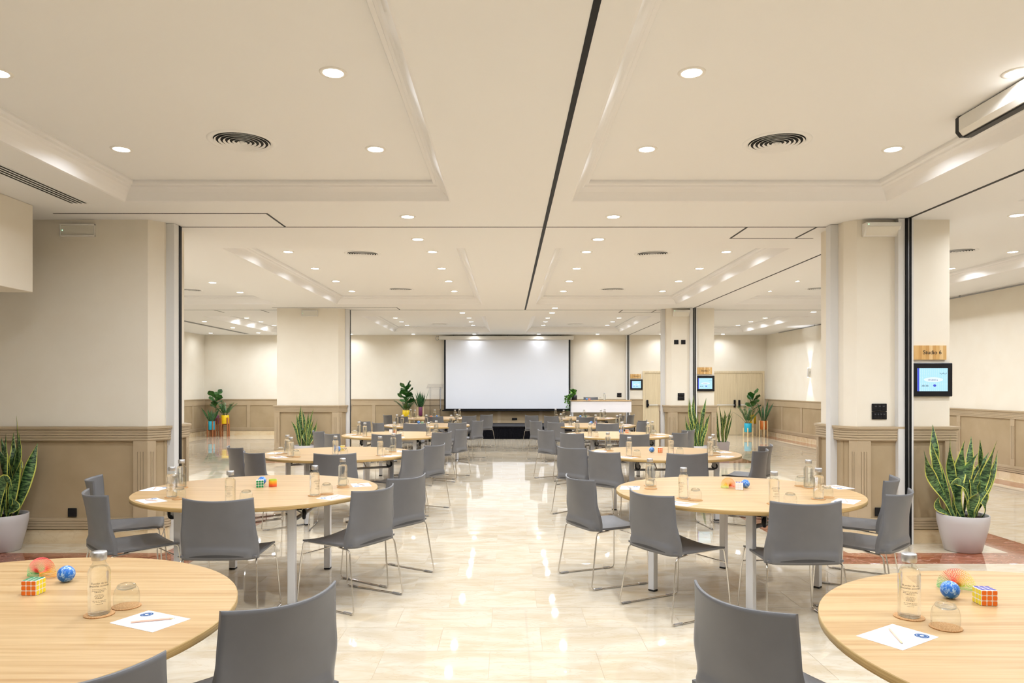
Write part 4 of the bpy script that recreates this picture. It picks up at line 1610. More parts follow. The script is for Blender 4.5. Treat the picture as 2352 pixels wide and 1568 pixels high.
def slinky_mesh(kind, hues):
    """rainbow coil: kind 'arch' stands as a bridge, 'stack' as a closed cylinder"""
    m = MB()
    turns, seg = (34, 20) if kind == 'arch' else (30, 22)
    rc = 0.030
    path = []
    cols = []
    n = turns * seg
    for i in range(n + 1):
        w = i / n
        a = 2 * math.pi * i / seg
        if kind == 'arch':
            end = 0.10
            R = 0.036
            if w < end or w > 1 - end:
                side = 1 if w < end else -1
                h = (w / end if w < end else (1 - w) / end)
                c = Vector((side * R, 0, 0.004 + 0.010 * h))
                rad = Vector((side, 0, 0))
            else:
                th = math.pi * (w - end) / (1 - 2 * end)
                c = Vector((R * math.cos(th), 0, 0.014 + R * math.sin(th)))
                rad = Vector((math.cos(th), 0, math.sin(th)))
            path.append(c + rad * (rc * math.cos(a)) + Vector((0, rc * math.sin(a), 0)))
        else:
            path.append(Vector((rc * math.cos(a), rc * math.sin(a), 0.002 + 0.056 * w)))
        hh = w * (len(hues) - 1)
        k = min(int(hh), len(hues) - 2)
        fr = hh - k
        cols.append([hues[k][q] * (1 - fr) + hues[k + 1][q] * fr for q in range(3)])
    if kind == 'arch':
        path = [Vector((p.x, p.y, max(p.z, 0.0016))) for p in path]
    m.tube(path, 0.0008 if kind == 'arch' else 0.0012, 4)
    me = m.mesh('coil', 'rainbow_plastic')
    ca = me.color_attributes.new('hue', 'FLOAT_COLOR', 'POINT')
    for i in range(len(me.vertices)):
        c = cols[min(i // 4, len(cols) - 1)]
        ca.data[i].color = (*c, 1)
    return me


HUES = [srgb(*c)[:3] for c in ((60, 200, 110), (90, 210, 120), (255, 90, 90), (255, 110, 80), (255, 190, 60), (235, 225, 70), (90, 215, 90))]
HUES_B = [srgb(*c)[:3] for c in ((255, 170, 40), (255, 200, 70), (255, 110, 90), (255, 90, 100), (255, 120, 110), (110, 210, 130), (70, 205, 120))]
HUES_S = [srgb(*c)[:3] for c in ((255, 90, 60), (255, 120, 50), (255, 170, 40), (255, 205, 50), (190, 235, 90))]
ARCH_A = slinky_mesh('arch', HUES)
ARCH_B = slinky_mesh('arch', HUES_B)
STACK = slinky_mesh('stack', HUES_S)

ITEM_GROUP = {'water_bottle': 'water bottles on the tables', 'tumbler': 'upturned tumblers on the tables', 'coaster': 'cork coasters on the tables',
              'note_sheet': 'note sheets on the tables', 'pencil': 'pencils on the note sheets'}


def setting(t, seat, bottle=None, glass=None, paper=None, paper_rot=None, pen_rot=None, bottle_rot=None):
    """one place setting; positions are points on the tabletop"""
    tx, ty = TABLES[t]
    where = f'at the {seat} seat of the {tname(t)}'
    Z = TABLE_Z
    if bottle is not None:
        bx, by = bottle
        tag(link('coaster', COASTER_ME, None, (bx, by, Z)), f'round cork coaster under the bottle {where}', 'coaster', ITEM_GROUP['coaster'])
        a = bottle_rot if bottle_rot is not None else math.atan2(by - ty, bx - tx)
        spawn('water_bottle', BOTTLE, (bx, by, Z + 0.004), a, f'glass water bottle with steel cap {where}', 'bottle', ITEM_GROUP['water_bottle'])
    if glass is not None:
        gx, gy = glass
        if bottle is not None:
            d = math.hypot(gx - bottle[0], gy - bottle[1])
            if 0 < d < 0.102:
                k = 0.102 / d
                gx, gy = bottle[0] + (gx - bottle[0]) * k, bottle[1] + (gy - bottle[1]) * k
        tag(link('coaster', COASTER_ME, None, (gx, gy, Z)), f'round cork coaster under the tumbler {where}', 'coaster', ITEM_GROUP['coaster'])
        spawn('tumbler', TUMBLER, (gx, gy, Z + 0.004), 0, f'upturned clear tumbler {where}', 'glass', ITEM_GROUP['tumbler'])
    if paper is not None:
        px, py = paper
        a = paper_rot if paper_rot is not None else math.atan2(ty - py, tx - px) + math.pi / 2 + math.pi
        spawn('note_sheet', SHEET, (px, py, Z), a, f'white note sheet with round blue logo {where}', 'paper', ITEM_GROUP['note_sheet'])
        pr = pen_rot if pen_rot is not None else a + 0.35
        spawn('pencil', PENCIL, (px + 0.01 * math.cos(a), py + 0.01 * math.sin(a), Z + 0.0012), pr, f'pale wooden pencil on the note sheet {where}', 'pencil', ITEM_GROUP['pencil'])


def tp(px, py):
    v = at_z(px, py, TABLE_Z)
    return (v.x, v.y)


def mean(*pts):
    return (sum(p[0] for p in pts) / len(pts), sum(p[1] for p in pts) / len(pts))


# nearest tables, measured from the photograph
c4 = [tp(253.6, 1431.2), tp(340.5, 1402.4), tp(436, 1421.4), tp(351, 1451.4)]
setting('1L', 'near-right', tp(228, 1411), tp(286, 1394), mean(*c4), math.atan2(c4[2][1] - c4[1][1], c4[2][0] - c4[1][0]),
        math.atan2(tp(409.5, 1417.4)[1] - tp(278.6, 1429.3)[1], tp(409.5, 1417.4)[0] - tp(278.6, 1429.3)[0]), -1.05)
c4 = [tp(1966.7, 1459.7), tp(2049.3, 1432.9), tp(2157, 1463.8), tp(2073.4, 1494.2)]
setting('1R', 'near-left', tp(2088, 1417), tp(2172, 1441), mean(*c4), math.atan2(c4[0][1] - c4[1][1], c4[0][0] - c4[1][0]),
        math.atan2(tp(2087, 1484)[1] - tp(2045, 1438)[1], tp(2087, 1484)[0] - tp(2045, 1438)[0]), -1.95)
# second tables
setting('2L', 'near-left', tp(394.7, 1142), tp(412, 1146), tp(347, 1149.6))
setting('2L', 'far-left', tp(417, 1119.5), tp(407, 1114), tp(357, 1122.5))
setting('2L', 'front', tp(529, 1155), tp(561, 1153), tp(515, 1158))
setting('2L', 'near-right', tp(722.8, 1138), tp(746, 1135), tp(768, 1142))
setting('2L', 'far-right', tp(787.4, 1115), tp(788, 1118.6), tp(829, 1113.5))
setting('2R', 'far-left', tp(1492.8, 1115.5), tp(1495, 1122), tp(1447, 1120.2))
setting('2R', 'near-left', tp(1570, 1144.5), tp(1597, 1148.5), tp(1560, 1156))
setting('2R', 'front', tp(1778, 1157), tp(1809, 1159), tp(1850, 1166))
setting('2R', 'far-right', tp(1857, 1120), tp(1844, 1117), tp(1924, 1118.5))
setting('2R', 'near-right', tp(1880, 1146), tp(1899, 1142), tp(1943, 1151))
tag(link('coaster', COASTER_ME, None, (*tp(1869, 1118), TABLE_Z)), 'round cork coaster under the spare tumbler on the second right table', 'coaster', ITEM_GROUP['coaster'])
spawn('tumbler', TUMBLER, (*tp(1869, 1118), TABLE_Z + 0.004), 0, 'spare upturned clear tumbler behind the near-right bottle of the second right table', 'glass', ITEM_GROUP['tumbler'])
# third tables (their layout repeats on the tables behind)
LAY = {'L': {'far-left': ((660, 1041), (653, 1041.7), (628, 1040.8)), 'near-left': ((668, 1048), (678, 1049), (637, 1050)),
             'front': ((770.6, 1044), (788, 1044), (770, 1053)), 'near-right': ((873, 1046), (888, 1045), (914, 1047.6)), 'far-right': ((903.6, 1036), (902, 1037.6), (930, 1036))},
       'R': {'far-left': ((1396, 1033), (1400, 1035), (1372, 1036)), 'near-left': ((1445, 1047.6), (1461, 1048.8), (1437, 1050.5)),
             'front': ((1541, 1043), (1560, 1043.5), (1580, 1053)), 'near-right': ((1631, 1046.6), (1641, 1046), (1668, 1048.5)), 'far-right': ((1638, 1038.6), (1644, 1040.5), (1670, 1037.6))}}
for side in 'LR':
    bx0, by0 = TABLES['3' + side]
    for row in '3456':
        t = row + side
        tx, ty = TABLES[t]
        rj = random.Random(ord(row) * 7 + ord(side))
        for seat, (b, g, p) in LAY[side].items():
            out = []
            for q in (b, g, p):
                w = tp(*q)
                jx, jy = (0, 0) if row == '3' else (rj.uniform(-0.015, 0.015), rj.uniform(-0.02, 0.02))
                out.append((w[0] - bx0 + tx + jx, w[1] - by0 + ty + jy))
            # keep sheets within the rim
            px, py = out[2]
            d = math.hypot(px - tx, py - ty)
            if d > 0.76:
                px, py = tx + (px - tx) * 0.76 / d, ty + (py - ty) * 0.76 / d
            setting(t, seat, out[0], out[1], (px, py))


def toys(t, cube=None, cube_rot=0.0, faces=None, ball=None, slinky=None, srot=0.0, sme=None):
    n = tname(t)
    if cube:
        spawn('puzzle_cube', cube_parts(faces), (*cube, TABLE_Z), cube_rot, f'colourful puzzle cube on the {n}', 'toy', 'puzzle cubes on the tables')
    if ball:
        tag(link('stress_ball', BALL_ME, None, (*ball, TABLE_Z), 1.3 * ball[1]), f'blue foam ball on the {n}', 'ball', 'blue foam balls on the tables')
    if slinky:
        tag(link('spring_toy', sme, None, (*slinky, TABLE_Z), srot), f'rainbow plastic spring toy on the {n}', 'toy', 'rainbow spring toys on the tables')


FA = {'front': 'orange', 'right': 'yellow', 'top': 'green', 'left': 'red', 'back': 'white'}
FB = {'front': 'orange', 'left': 'yellow', 'top': 'blue', 'right': 'white', 'back': 'red'}
FC = {'front': 'green', 'left': 'yellow', 'top': 'white', 'right': 'red', 'back': 'blue'}
FD = {'front': 'white', 'left': 'yellow', 'top': 'blue', 'right': 'red', 'back': 'orange'}
FE = {'front': 'yellow', 'left': 'blue', 'top': 'yellow', 'right': 'red', 'back': 'orange'}
FO = {'front': 'orange', 'left': 'yellow', 'top': 'white', 'right': 'red', 'back': 'green'}
FR = {'front': 'red', 'left': 'yellow', 'top': 'white', 'right': 'blue', 'back': 'green'}
toys('1L', tp(77, 1363), 0.0, FA, tp(152, 1336), tp(96, 1324), -0.35, ARCH_B)
toys('1R', tp(2262, 1386), -0.06, FB, tp(2182, 1374), tp(2196, 1352), math.pi - 0.35, ARCH_A)
toys('2L', tp(597, 1118.5), 0.33, FC, tp(602, 1112.5), tp(626.6, 1117), 0, STACK)
toys('2R', tp(1698, 1124), -0.30, FD, tp(1712, 1120), tp(1672, 1120), 0.5, slinky_mesh('arch', HUES_S))
toys('3L', tp(787, 1033.5), 0.1, FE, tp(776.5, 1036.5))
toys('3R', tp(1516.4, 1038.5), -0.2, FO, tp(1497, 1038.6))
toys('4R', tp(1440, 993.6), -0.2, FO, tp(1426, 994.6))
toys('5R', tp(1367.5, 973.8), -0.2, FR, tp(1358, 973.8))
toys('4L', tp(898, 993.5), 0.1, FD, None, tp(907, 993), 0.4, STACK)
toys('5L', tp(970, 974), 0.1, FC, tp(961.5, 973))
toys('6R', tp(1345, 959), 0.1, FC, tp(1333, 959))
toys('6L', tp(990, 959), 0.1, FA, tp(1003, 959))

# ------------------------------------------------------------------ plants
def leaf_mesh(name, mat, base, az, lean, bend, L, W, twist, face, shape='snake', nu=4, nv=12, wave=0.0, cup=0.18):
    """one leaf: grows from base, leaning by `lean` towards azimuth az and bending further by `bend`"""
    pts = []
    p = Vector(base)
    N = nv
    th = lean
    rad = Vector((math.cos(az), math.sin(az), 0))
    cen, tan = [p.copy()], []
    for i in range(N):
        th = lean + bend * ((i + 0.5) / N)
        d = rad * math.sin(th) + Vector((0, 0, 1)) * math.cos(th)
        tan.append(d)
        p = p + d * (L / N)
        cen.append(p.copy())
    tan.append(tan[-1])
    m = MB()

    def fn(u, v):
        i = min(int(round(v * N)), N)
        c, t = cen[i], tan[i]
        side = Vector((-math.sin(az), math.cos(az), 0))
        nrm = t.cross(side).normalized()
        a = face + twist * v
        s = side * math.cos(a) + nrm * math.sin(a)
        n2 = s.cross(t).normalized()
        if shape == 'snake':
            w = W * (0.42 + 0.58 * smooth01(0.0, 0.5, v)) * max(0.0, 1 - smooth01(0.55, 1.03, v)) ** 0.75
        elif shape == 'fiddle':
            w = W * (0.12 + 0.55 * smooth01(0.0, 0.35, v) + 0.33 * smooth01(0.35, 0.72, v)) * math.sqrt(max(0.0, 1 - smooth01(0.78, 1.02, v)))
        else:
            w = W * math.sin(math.pi * min(1, 0.06 + 0.94 * v)) ** 0.7
        uu = u * 2 - 1
        q = c + s * (uu * w / 2) + n2 * (cup * w * (uu * uu))
        if wave:
            q = q + n2 * (wave * W * math.sin(v * 14 + (1.5 if uu > 0 else 0)) * abs(uu))
        return q
    m.grid(fn, nu, nv)
    return m.mesh(name, mat)


def blade_mesh(base, ctrl, tip, W, a0, a1, wav=0.0):
    """broad sword leaf along a curve; a0 -> a1 is the turn of the blade from root to tip"""
    base, ctrl, tip = Vector(base), Vector(ctrl), Vector(tip)
    m = MB()
    N = 16

    def cen(v):
        c = base * (1 - v) ** 2 + ctrl * (2 * v * (1 - v)) + tip * v * v
        return c

    def fn(u, v):
        c = cen(v)
        t = (cen(min(1, v + 0.02)) - cen(max(0, v - 0.02))).normalized()
        side = t.cross(Vector((0, 1, 0)))
        side = side.normalized() if side.length > 0.05 else Vector((1, 0, 0))
        nrm = side.cross(t).normalized()
        a = a0 + (a1 - a0) * v + wav * math.sin(5.0 * v)
        s = side * math.cos(a) + nrm * math.sin(a)
        n2 = s.cross(t).normalized()
        w = W * (0.40 + 0.60 * smooth01(0.0, 0.45, v)) * max(0.0, 1 - smooth01(0.60, 1.02, v)) ** 0.7
        uu = u * 2 - 1
        return c + s * (uu * w / 2) + n2 * (0.16 * w * (uu * uu)) + side * (wav * 0.02 * math.sin(7 * v))
    m.grid(fn, 6, N)
    return m.mesh('leaf', 'snake_leaf')


# leaf sketch: (root x, bend x, bend z, tip x, tip z, width) in metres about the pot centre, heights above the floor
SKETCH = [(-0.107, -0.27, 0.65, -0.413, 0.95, 0.105), (-0.133, -0.168, 0.69, -0.286, 1.055, 0.088), (-0.097, -0.168, 0.75, -0.182, 1.175, 0.118),
          (-0.036, -0.066, 0.69, -0.133, 1.09, 0.095), (0.005, -0.10, 0.69, 0.02, 1.03, 0.125), (0.056, 0.087, 0.75, 0.097, 1.07, 0.085),
          (0.077, -0.03, 0.69, 0.107, 0.93, 0.115), (0.107, 0.128, 0.69, 0.138, 1.045, 0.08), (0.128, 0.168, 0.70, 0.30, 1.035, 0.105),
          (0.056, 0.107, 0.63, 0.306, 0.91, 0.095), (0.107, 0.168, 0.59, 0.352, 0.94, 0.095), (0.128, 0.25, 0.60, 0.377, 0.905, 0.075),
          (0.168, 0.209, 0.44, 0.199, 0.66, 0.105), (0.025, -0.045, 0.86, -0.22, 0.60, 0.09), (-0.107, -0.23, 0.38, -0.265, 0.515, 0.075),
          (0.046, 0.005, 0.50, 0.046, 0.67, 0.105), (-0.066, -0.138, 0.55, -0.209, 1.0, 0.08), (-0.015, 0.025, 0.65, -0.041, 0.915, 0.10)]


def sketch_leaves(seed, mirror=1, sx=1.0, sz=1.0, n=18, extra=(), wk=1.0):
    rr = random.Random(seed)
    out = []
    for i, (bx, cx, cz, tx, tz, w) in enumerate(list(SKETCH[:n]) + list(extra)):
        k = mirror * sx
        j = 0.0 if seed == 1 else 0.035
        z0 = 0.305
        y0 = rr.uniform(-0.09, 0.09)
        out.append(((bx * k, y0, z0), (cx * k + rr.uniform(-j, j), y0 + rr.uniform(-0.05, 0.05), z0 + (cz - z0) * sz),
                    (tx * k + rr.uniform(-j, j), max(-0.25, min(0.18, y0 * 1.6 + rr.uniform(-0.08, 0.06))), z0 + (tz - z0) * (sz + rr.uniform(-j * 3, j * 3))), w * wk,
                    rr.uniform(-0.6, 0.6), rr.uniform(-1.5, 1.5), rr.choice((-0.9, 0.0, 0.6, 1.1))))
    return out


def snake_plant(name, loc, pot_parts, label, leaves, rotz=0.0, group='potted snake plants'):
    root = tag(empty(name, loc, rotz), label, 'plant', group)
    for (nm, me) in pot_parts:
        link(nm, me, root)
    for lf in leaves:
        link('leaf', blade_mesh(*lf), root)
    return root


def pot_round(h, r0, r1, mat, soil=0.035):
    m = MB()
    m.lathe([(0.0005, 0.0), (r0 * 0.93, 0.0), (r0, 0.008), (r0 + (r1 - r0) * 0.62, h * 0.5), (r1 * 0.985, h * 0.8), (r1, h - 0.004), (r1 - 0.003, h), (r1 - 0.010, h - 0.004),
             (r1 - 0.014, h - soil - 0.02)], 40)
    pot = m.mesh('pot', mat)
    m = MB(); m.lathe([(r1 - 0.013, h - soil), (r1 * 0.6, h - soil + 0.008), (0.0005, h - soil + 0.004)], 30)
    so = m.mesh('soil', 'soil')
    m = MB(); m.lathe([(r0 * 0.9, 0.0), (r0 * 0.95, 0.004), (r0 * 0.93, 0.006)], 30)
    return [('pot', pot), ('soil', so)]


def rand_leaves(seed, n, rad, Lmin, Lmax, W, lean_max, face_cam=0.7):
    rr = random.Random(seed)
    out = []
    for i in range(n):
        az = 2 * math.pi * (i + rr.uniform(-0.3, 0.3)) / n
        d = rad * math.sqrt(rr.uniform(0.02, 1))
        lean = lean_max * (d / rad) * rr.uniform(0.4, 1.0)
        L = rr.uniform(Lmin, Lmax)
        # leaf blades mostly turn their flat side to the room
        fc = -az - math.pi / 2 + rr.uniform(-1, 1) * (1.2 - face_cam)
        side = rr.choice((0, 0, 1))
        out.append((d * math.cos(az), d * math.sin(az), az, lean, rr.uniform(-0.15, 0.35), L, W * rr.uniform(0.8, 1.15), rr.uniform(-1.3, 1.3), fc if side == 0 else fc + 0.8))
    return out


BIG_POT = pot_round(0.345, 0.155, 0.218, 'pot_plastic')
snake_plant('potted_snake_plant', (4.29, 6.72, 0), BIG_POT, 'large variegated snake plant in a white pot below the Studio 6 screen', sketch_leaves(1, 1, 1.08, 1.0, 18, (), 0.88))
snake_plant('potted_snake_plant', (-4.76, 6.72, 0), BIG_POT, 'large variegated snake plant in a white pot at the left photo edge',
            sketch_leaves(2, -1, 0.62, 1.02, extra=[(0.10, 0.22, 0.70, 0.46, 1.0, 0.085), (0.02, 0.13, 0.75, 0.16, 1.16, 0.10), (0.10, 0.20, 0.55, 0.10, 0.95, 0.12), (0.0, 0.02, 0.6, -0.05, 1.15, 0.10)]))
snake_plant('potted_snake_plant', (-4.16, 14.66, 0), BIG_POT, 'variegated snake plant in a white pot before the far left pillar',
            sketch_leaves(3, 1, 0.62, 0.92, 16, [(0.05, 0.10, 0.80, 0.24, 1.26, 0.08), (0.10, 0.17, 0.7, 0.31, 1.10, 0.06)], 0.72))
snake_plant('potted_snake_plant', (3.88, 14.55, 0), BIG_POT, 'tall variegated snake plant in a white pot before the Studio 7 pillar',
            sketch_leaves(4, 1, 0.66, 1.05, 11, [(-0.1, -0.2, 0.75, -0.32, 1.18, 0.11), (-0.04, -0.12, 0.85, -0.24, 1.31, 0.10), (0.1, 0.16, 0.8, 0.24, 1.27, 0.12)], 0.72))
# square tapered planter
m = MB()
def sq(h, hw): return [(-hw, -hw, h), (hw, -hw, h), (hw, hw, h), (-hw, hw, h)]
L4 = [sq(0, 0.105), sq(0.30, 0.14), sq(0.30, 0.128), sq(0.26, 0.124)]
m.add([p for q in L4 for p in q], [(a * 4 + b, a * 4 + (b + 1) % 4, (a + 1) * 4 + (b + 1) % 4, (a + 1) * 4 + b) for a in range(3) for b in range(4)] + [(3, 2, 1, 0)])
sqp = m.mesh('pot', 'pot_plastic')
m = MB(); m.box(-0.125, 0.125, -0.125, 0.125, 0.25, 0.265); sqs = m.mesh('soil', 'soil')
snake_plant('potted_snake_plant', (4.86, 16.15, 0), [('pot', sqp), ('soil', sqs)], 'slim snake plant in a square tapered planter behind the Studio 7 pillar',
            [((a[0] * 0.8, a[1] * 0.8, 0.26), b, c, w * 0.5, d, e, f) for (a, b, c, w, d, e, f) in sketch_leaves(5, 1, 0.62, 1.0, 12)])


def small_pot(r, h, mat):
    m = MB()
    m.lathe([(0.0005, 0.0), (r * 0.96, 0.0), (r, 0.006), (r, h - 0.004), (r - 0.004, h), (r - 0.010, h - 0.004), (r - 0.011, h - 0.03)], 28)
    p = m.mesh('pot', mat)
    m = MB(); m.lathe([(r - 0.0105, h - 0.025), (0.0005, h - 0.02)], 20)
    return [('pot', p), ('soil', m.mesh('soil', 'soil'))]


def stand(loc, r, zbot, ztop, mat, label, rot=0.78):
    """wooden stand: four posts outside the pot joined by a cross under it"""
    root = tag(empty('plant_stand', loc, rot), label, 'plant stand', 'wooden plant stands')
    for k in range(4):
        a = k * math.pi / 2
        x, y = (r + 0.022) * math.cos(a), (r + 0.022) * math.sin(a)
        m = MB(); m.bbox(x - 0.018, x + 0.018, y - 0.018, y + 0.018, 0, ztop, 0.003)
        link('leg', m.mesh('leg', mat), root)
    for k in range(2):
        m = MB()
        if k: m.box(-0.012, 0.012, -(r + 0.01), r + 0.01, zbot - 0.03, zbot)
        else: m.box(-(r + 0.01), r + 0.01, -0.012, 0.012, zbot - 0.03, zbot)
        link('cross_bar', m.mesh('cross_bar', mat), root)
    return root


def fiddle_leaves(root, z0, H, n, seed, big=0.31, lift=0.0):
    rr = random.Random(seed)
    m = MB(); m.tube([(0, 0, z0 - 0.02), (0.01, 0.0, z0 + H * 0.5), (0.0, 0.01, z0 + H)], [0.010, 0.008, 0.005], 7)
    link('stem', m.mesh('stem', 'plant_stem'), root)
    for i in range(n):
        t = 0.35 + 0.65 * i / max(1, n - 1)
        az = i * 2.4 + rr.uniform(-0.3, 0.3)
        lean = 1.15 - 0.75 * t + rr.uniform(-0.1, 0.2)
        L = big * rr.uniform(0.8, 1.1)
        link('leaf', leaf_mesh('leaf', 'fiddle_leaf', (0, 0, z0 + H * t - 0.03), az, lean, 0.35, L, L * 0.72, rr.uniform(-0.4, 0.4), rr.uniform(-0.5, 0.5),
                               'fiddle', 6, 12, 0.05, 0.12), root)


def zz_stems(root, z0, H, n, seed, spread=0.6):
    rr = random.Random(seed)
    for i in range(n):
        az = 2 * math.pi * i / n + rr.uniform(-0.3, 0.3)
        lean, bend = rr.uniform(0.1, spread), rr.uniform(0.2, 0.6)
        L = H * rr.uniform(0.75, 1.1)
        p = Vector((0.04 * math.cos(az), 0.04 * math.sin(az), z0))
        pts, tans = [p.copy()], []
        rad = Vector((math.cos(az), math.sin(az), 0))
        N = 12
        for k in range(N):
            th = lean + bend * k / N
            d = rad * math.sin(th) + Vector((0, 0, 1)) * math.cos(th)
            p = p + d * (L / N); pts.append(p.copy()); tans.append(d)
        m = MB()
        m.tube(pts, [0.007 - 0.005 * k / N for k in range(N + 1)], 5, mi=1)
        for k in range(3, N + 1):
            t = tans[min(k, N - 1)]
            side = t.cross(Vector((0, 0, 1)))
            side = side.normalized() if side.length > 0.05 else Vector((-math.sin(az), math.cos(az), 0))
            for s in (-1, 1):
                d = (side * s * 0.85 + t * 0.6).normalized()
                n2 = d.cross(t).normalized()
                w2 = d.cross(n2).normalized()
                LL = 0.075 * rr.uniform(0.8, 1.15) * (1 - 0.3 * k / N)
                c = pts[k]
                m.add([c, c + d * LL * 0.35 + w2 * LL * 0.22, c + d * LL * 0.75 + w2 * LL * 0.16, c + d * LL, c + d * LL * 0.75 - w2 * LL * 0.16, c + d * LL * 0.35 - w2 * LL * 0.22,
                       c + d * LL * 0.5 + n2 * LL * 0.08], [(0, 1, 6), (1, 2, 6), (2, 3, 6), (3, 4, 6), (4, 5, 6), (5, 0, 6)], 0, True)
        link('leafy_stem', m.mesh('leafy_stem', ['zz_leaf', 'plant_stem']), root)


def plant_on_stand(kind, x, y, zf, r, h, zbot, ztop, potmat, standmat, label, slabel, seed, H, n):
    stand((x, y, zf), r, zbot, ztop, standmat, slabel, 0.6 + seed * 0.1)
    root = tag(empty({'snake': 'potted_snake_plant', 'fiddle': 'potted_fiddle_leaf', 'zz': 'potted_zz_plant', 'mix': 'potted_fiddle_leaf'}[kind], (x, y, zf + zbot)), label, 'plant', 'plants on wooden stands')
    for nm, me in small_pot(r, h, potmat):
        link(nm, me, root)
    z0 = h - 0.03
    if kind == 'snake':
        for (bx, by, az, lean, bend, L, W, tw, fc) in rand_leaves(seed, n, r * 0.6, H * 0.6, H, 0.06, 0.6):
            link('leaf', leaf_mesh('leaf', 'snake_leaf_plain', (bx, by, z0), az, lean, bend, L, W, tw, fc), root)
    elif kind == 'fiddle':
        fiddle_leaves(root, z0, H, n, seed)
    elif kind == 'mix':
        fiddle_leaves(root, z0, H, n, seed)
        zz_stems(root, z0, H * 0.62, 14, seed + 1, 0.8)
    else:
        zz_stems(root, z0, H, n, seed)


# far left corner
plant_on_stand('snake', -9.10, 21.95, 0, 0.097, 0.27, 0.217, 0.49, 'pot_blue', 'stand_wood_brown', 'small snake plant in a blue pot in the far left corner', 'brown wooden stand under the blue pot, far left corner', 1, 0.55, 10)
plant_on_stand('fiddle', -9.16, 22.42, 0, 0.10, 0.27, 0.38, 0.56, 'pot_purple', 'stand_wood_brown', 'fiddle-leaf fig in a purple pot in the far left corner', 'brown wooden stand under the purple pot, far left corner', 2, 0.66, 9)
plant_on_stand('zz', -8.74, 22.1, 0, 0.115, 0.27, 0.395, 0.59, 'pot_yellow', 'stand_wood_brown', 'dark green leafy plant in a yellow pot in the far left corner', 'brown wooden stand under the yellow pot, far left corner', 3, 0.48, 14)
# on the stage, left of the lectern
plant_on_stand('mix', -3.12, 22.05, STAGE_Z, 0.115, 0.27, 0.16, 0.30, 'pot_yellow', 'stand_wood_pale', 'fiddle-leaf fig in a yellow pot on the stage left of the lectern', 'pale wooden stand under the yellow pot on the stage', 4, 0.74, 14)
plant_on_stand('snake', -2.72, 22.25, STAGE_Z, 0.10, 0.27, 0.25, 0.53, 'pot_purple', 'stand_wood_pale', 'dark snake plant in a purple pot on the stage beside the lectern', 'pale wooden stand under the purple pot on the stage', 5, 0.62, 16)
# far right corner
plant_on_stand('zz', 7.39, 21.9, 0, 0.11, 0.275, 0.15, 0.28, 'pot_blue', 'stand_wood_pale', 'glossy leafy plant in a blue pot by the right-aisle double door', 'pale wooden stand under the blue pot, right aisle', 6, 0.60, 14)
plant_on_stand('fiddle', 7.70, 22.38, 0, 0.10, 0.27, 0.395, 0.60, 'pot_mustard', 'stand_wood_pale', 'fiddle-leaf fig in a mustard pot by the right-aisle double door', 'pale wooden stand under the mustard pot, right aisle', 7, 0.62, 9)
plant_on_stand('snake', 7.88, 21.95, 0, 0.095, 0.27, 0.23, 0.50, 'pot_orange', 'stand_wood_pale', 'upright snake plant in an orange pot in the far right corner', 'pale wooden stand under the orange pot, far right corner', 8, 0.72, 9)

# ------------------------------------------------------------------ stage with black skirt
SX0, SX1, SY0, SY1 = -3.5, 3.78, 20.98, WALL_Y - 0.05
root = tag(empty('stage', ((SX0 + SX1) / 2, SY0, 0)), 'low black stage platform with pleated skirt below the screen', 'stage')
def rel(o): o.location = (-(SX0 + SX1) / 2, -SY0, 0); return o
m = MB(); m.bbox(SX0, SX1, SY0, SY1, STAGE_Z - 0.03, STAGE_Z, 0.004)
rel(link('platform_top', m.mesh('platform_top', 'stage_top'), root))
m = MB()
N = 520
def skirt(u, v):
    a = u * N * 0.42
    return (SX0 + 0.02 + (SX1 - SX0 - 0.04) * u, SY0 + 0.03 + 0.012 * math.sin(a * 2.2) * (1 - 0.5 * v) + 0.005 * math.sin(a * 0.9), 0.004 + (STAGE_Z - 0.034) * v)
m.grid(skirt, N, 2)
rel(link('pleated_skirt', m.mesh('pleated_skirt', 'stage_skirt'), root))
for xx in (SX0 + 0.03, SX1 - 0.03):
    m = MB(); m.box(xx - 0.01, xx + 0.01, SY0 + 0.05, SY1, 0, STAGE_Z - 0.03)
    rel(link('side_skirt', m.mesh('side_skirt', 'stage_skirt'), root))

# ------------------------------------------------------------------ projection screen on the far wall
root = tag(empty('projection_screen', (0, WALL_Y - 0.2, 0.76)), 'large white projection screen with black border above the stage', 'projection screen')
def rel2(o): o.location = (0, -(WALL_Y - 0.2), -0.76); return o
YS = WALL_Y - 0.2
m = MB(); m.bbox(-2.16, 2.10, YS - 0.06, YS + 0.08, 3.03, 3.15, 0.012)
case = rel2(link('housing', m.mesh('housing', 'white_plastic'), root))
m = MB(); m.box(-2.0, 2.0, YS - 0.003, YS, 0.80, 3.04)
rel2(link('border', m.mesh('border', 'black_plastic'), root))
m = MB(); m.box(-1.945, 1.945, YS - 0.006, YS - 0.002, 0.845, 3.04)
rel2(link('screen_fabric', m.mesh('screen_fabric', 'screen_fabric'), root))
m = MB(); m.tube([(-2.06, YS, 0.79), (2.06, YS, 0.79)], 0.022, 10)
rel2(link('weight_bar', m.mesh('weight_bar', 'black_plastic'), root))
m = MB(); m.tube([(-2.16, YS + 0.02, 3.12), (-2.24, YS, 3.14), (-2.27, YS, 3.06), (-2.22, YS, 3.0), (-2.16, YS, 3.05)], 0.008, 6)
rel2(link('power_cable', m.mesh('power_cable', 'grey_tube'), root))
for xx in (-1.7, 0.0, 1.7):
    m = MB(); m.box(xx - 0.02, xx + 0.02, YS - 0.02, WALL_Y - 0.004, 3.13, 3.17)
    rel2(link('bracket', m.mesh('bracket', 'grey_aluminium'), root))

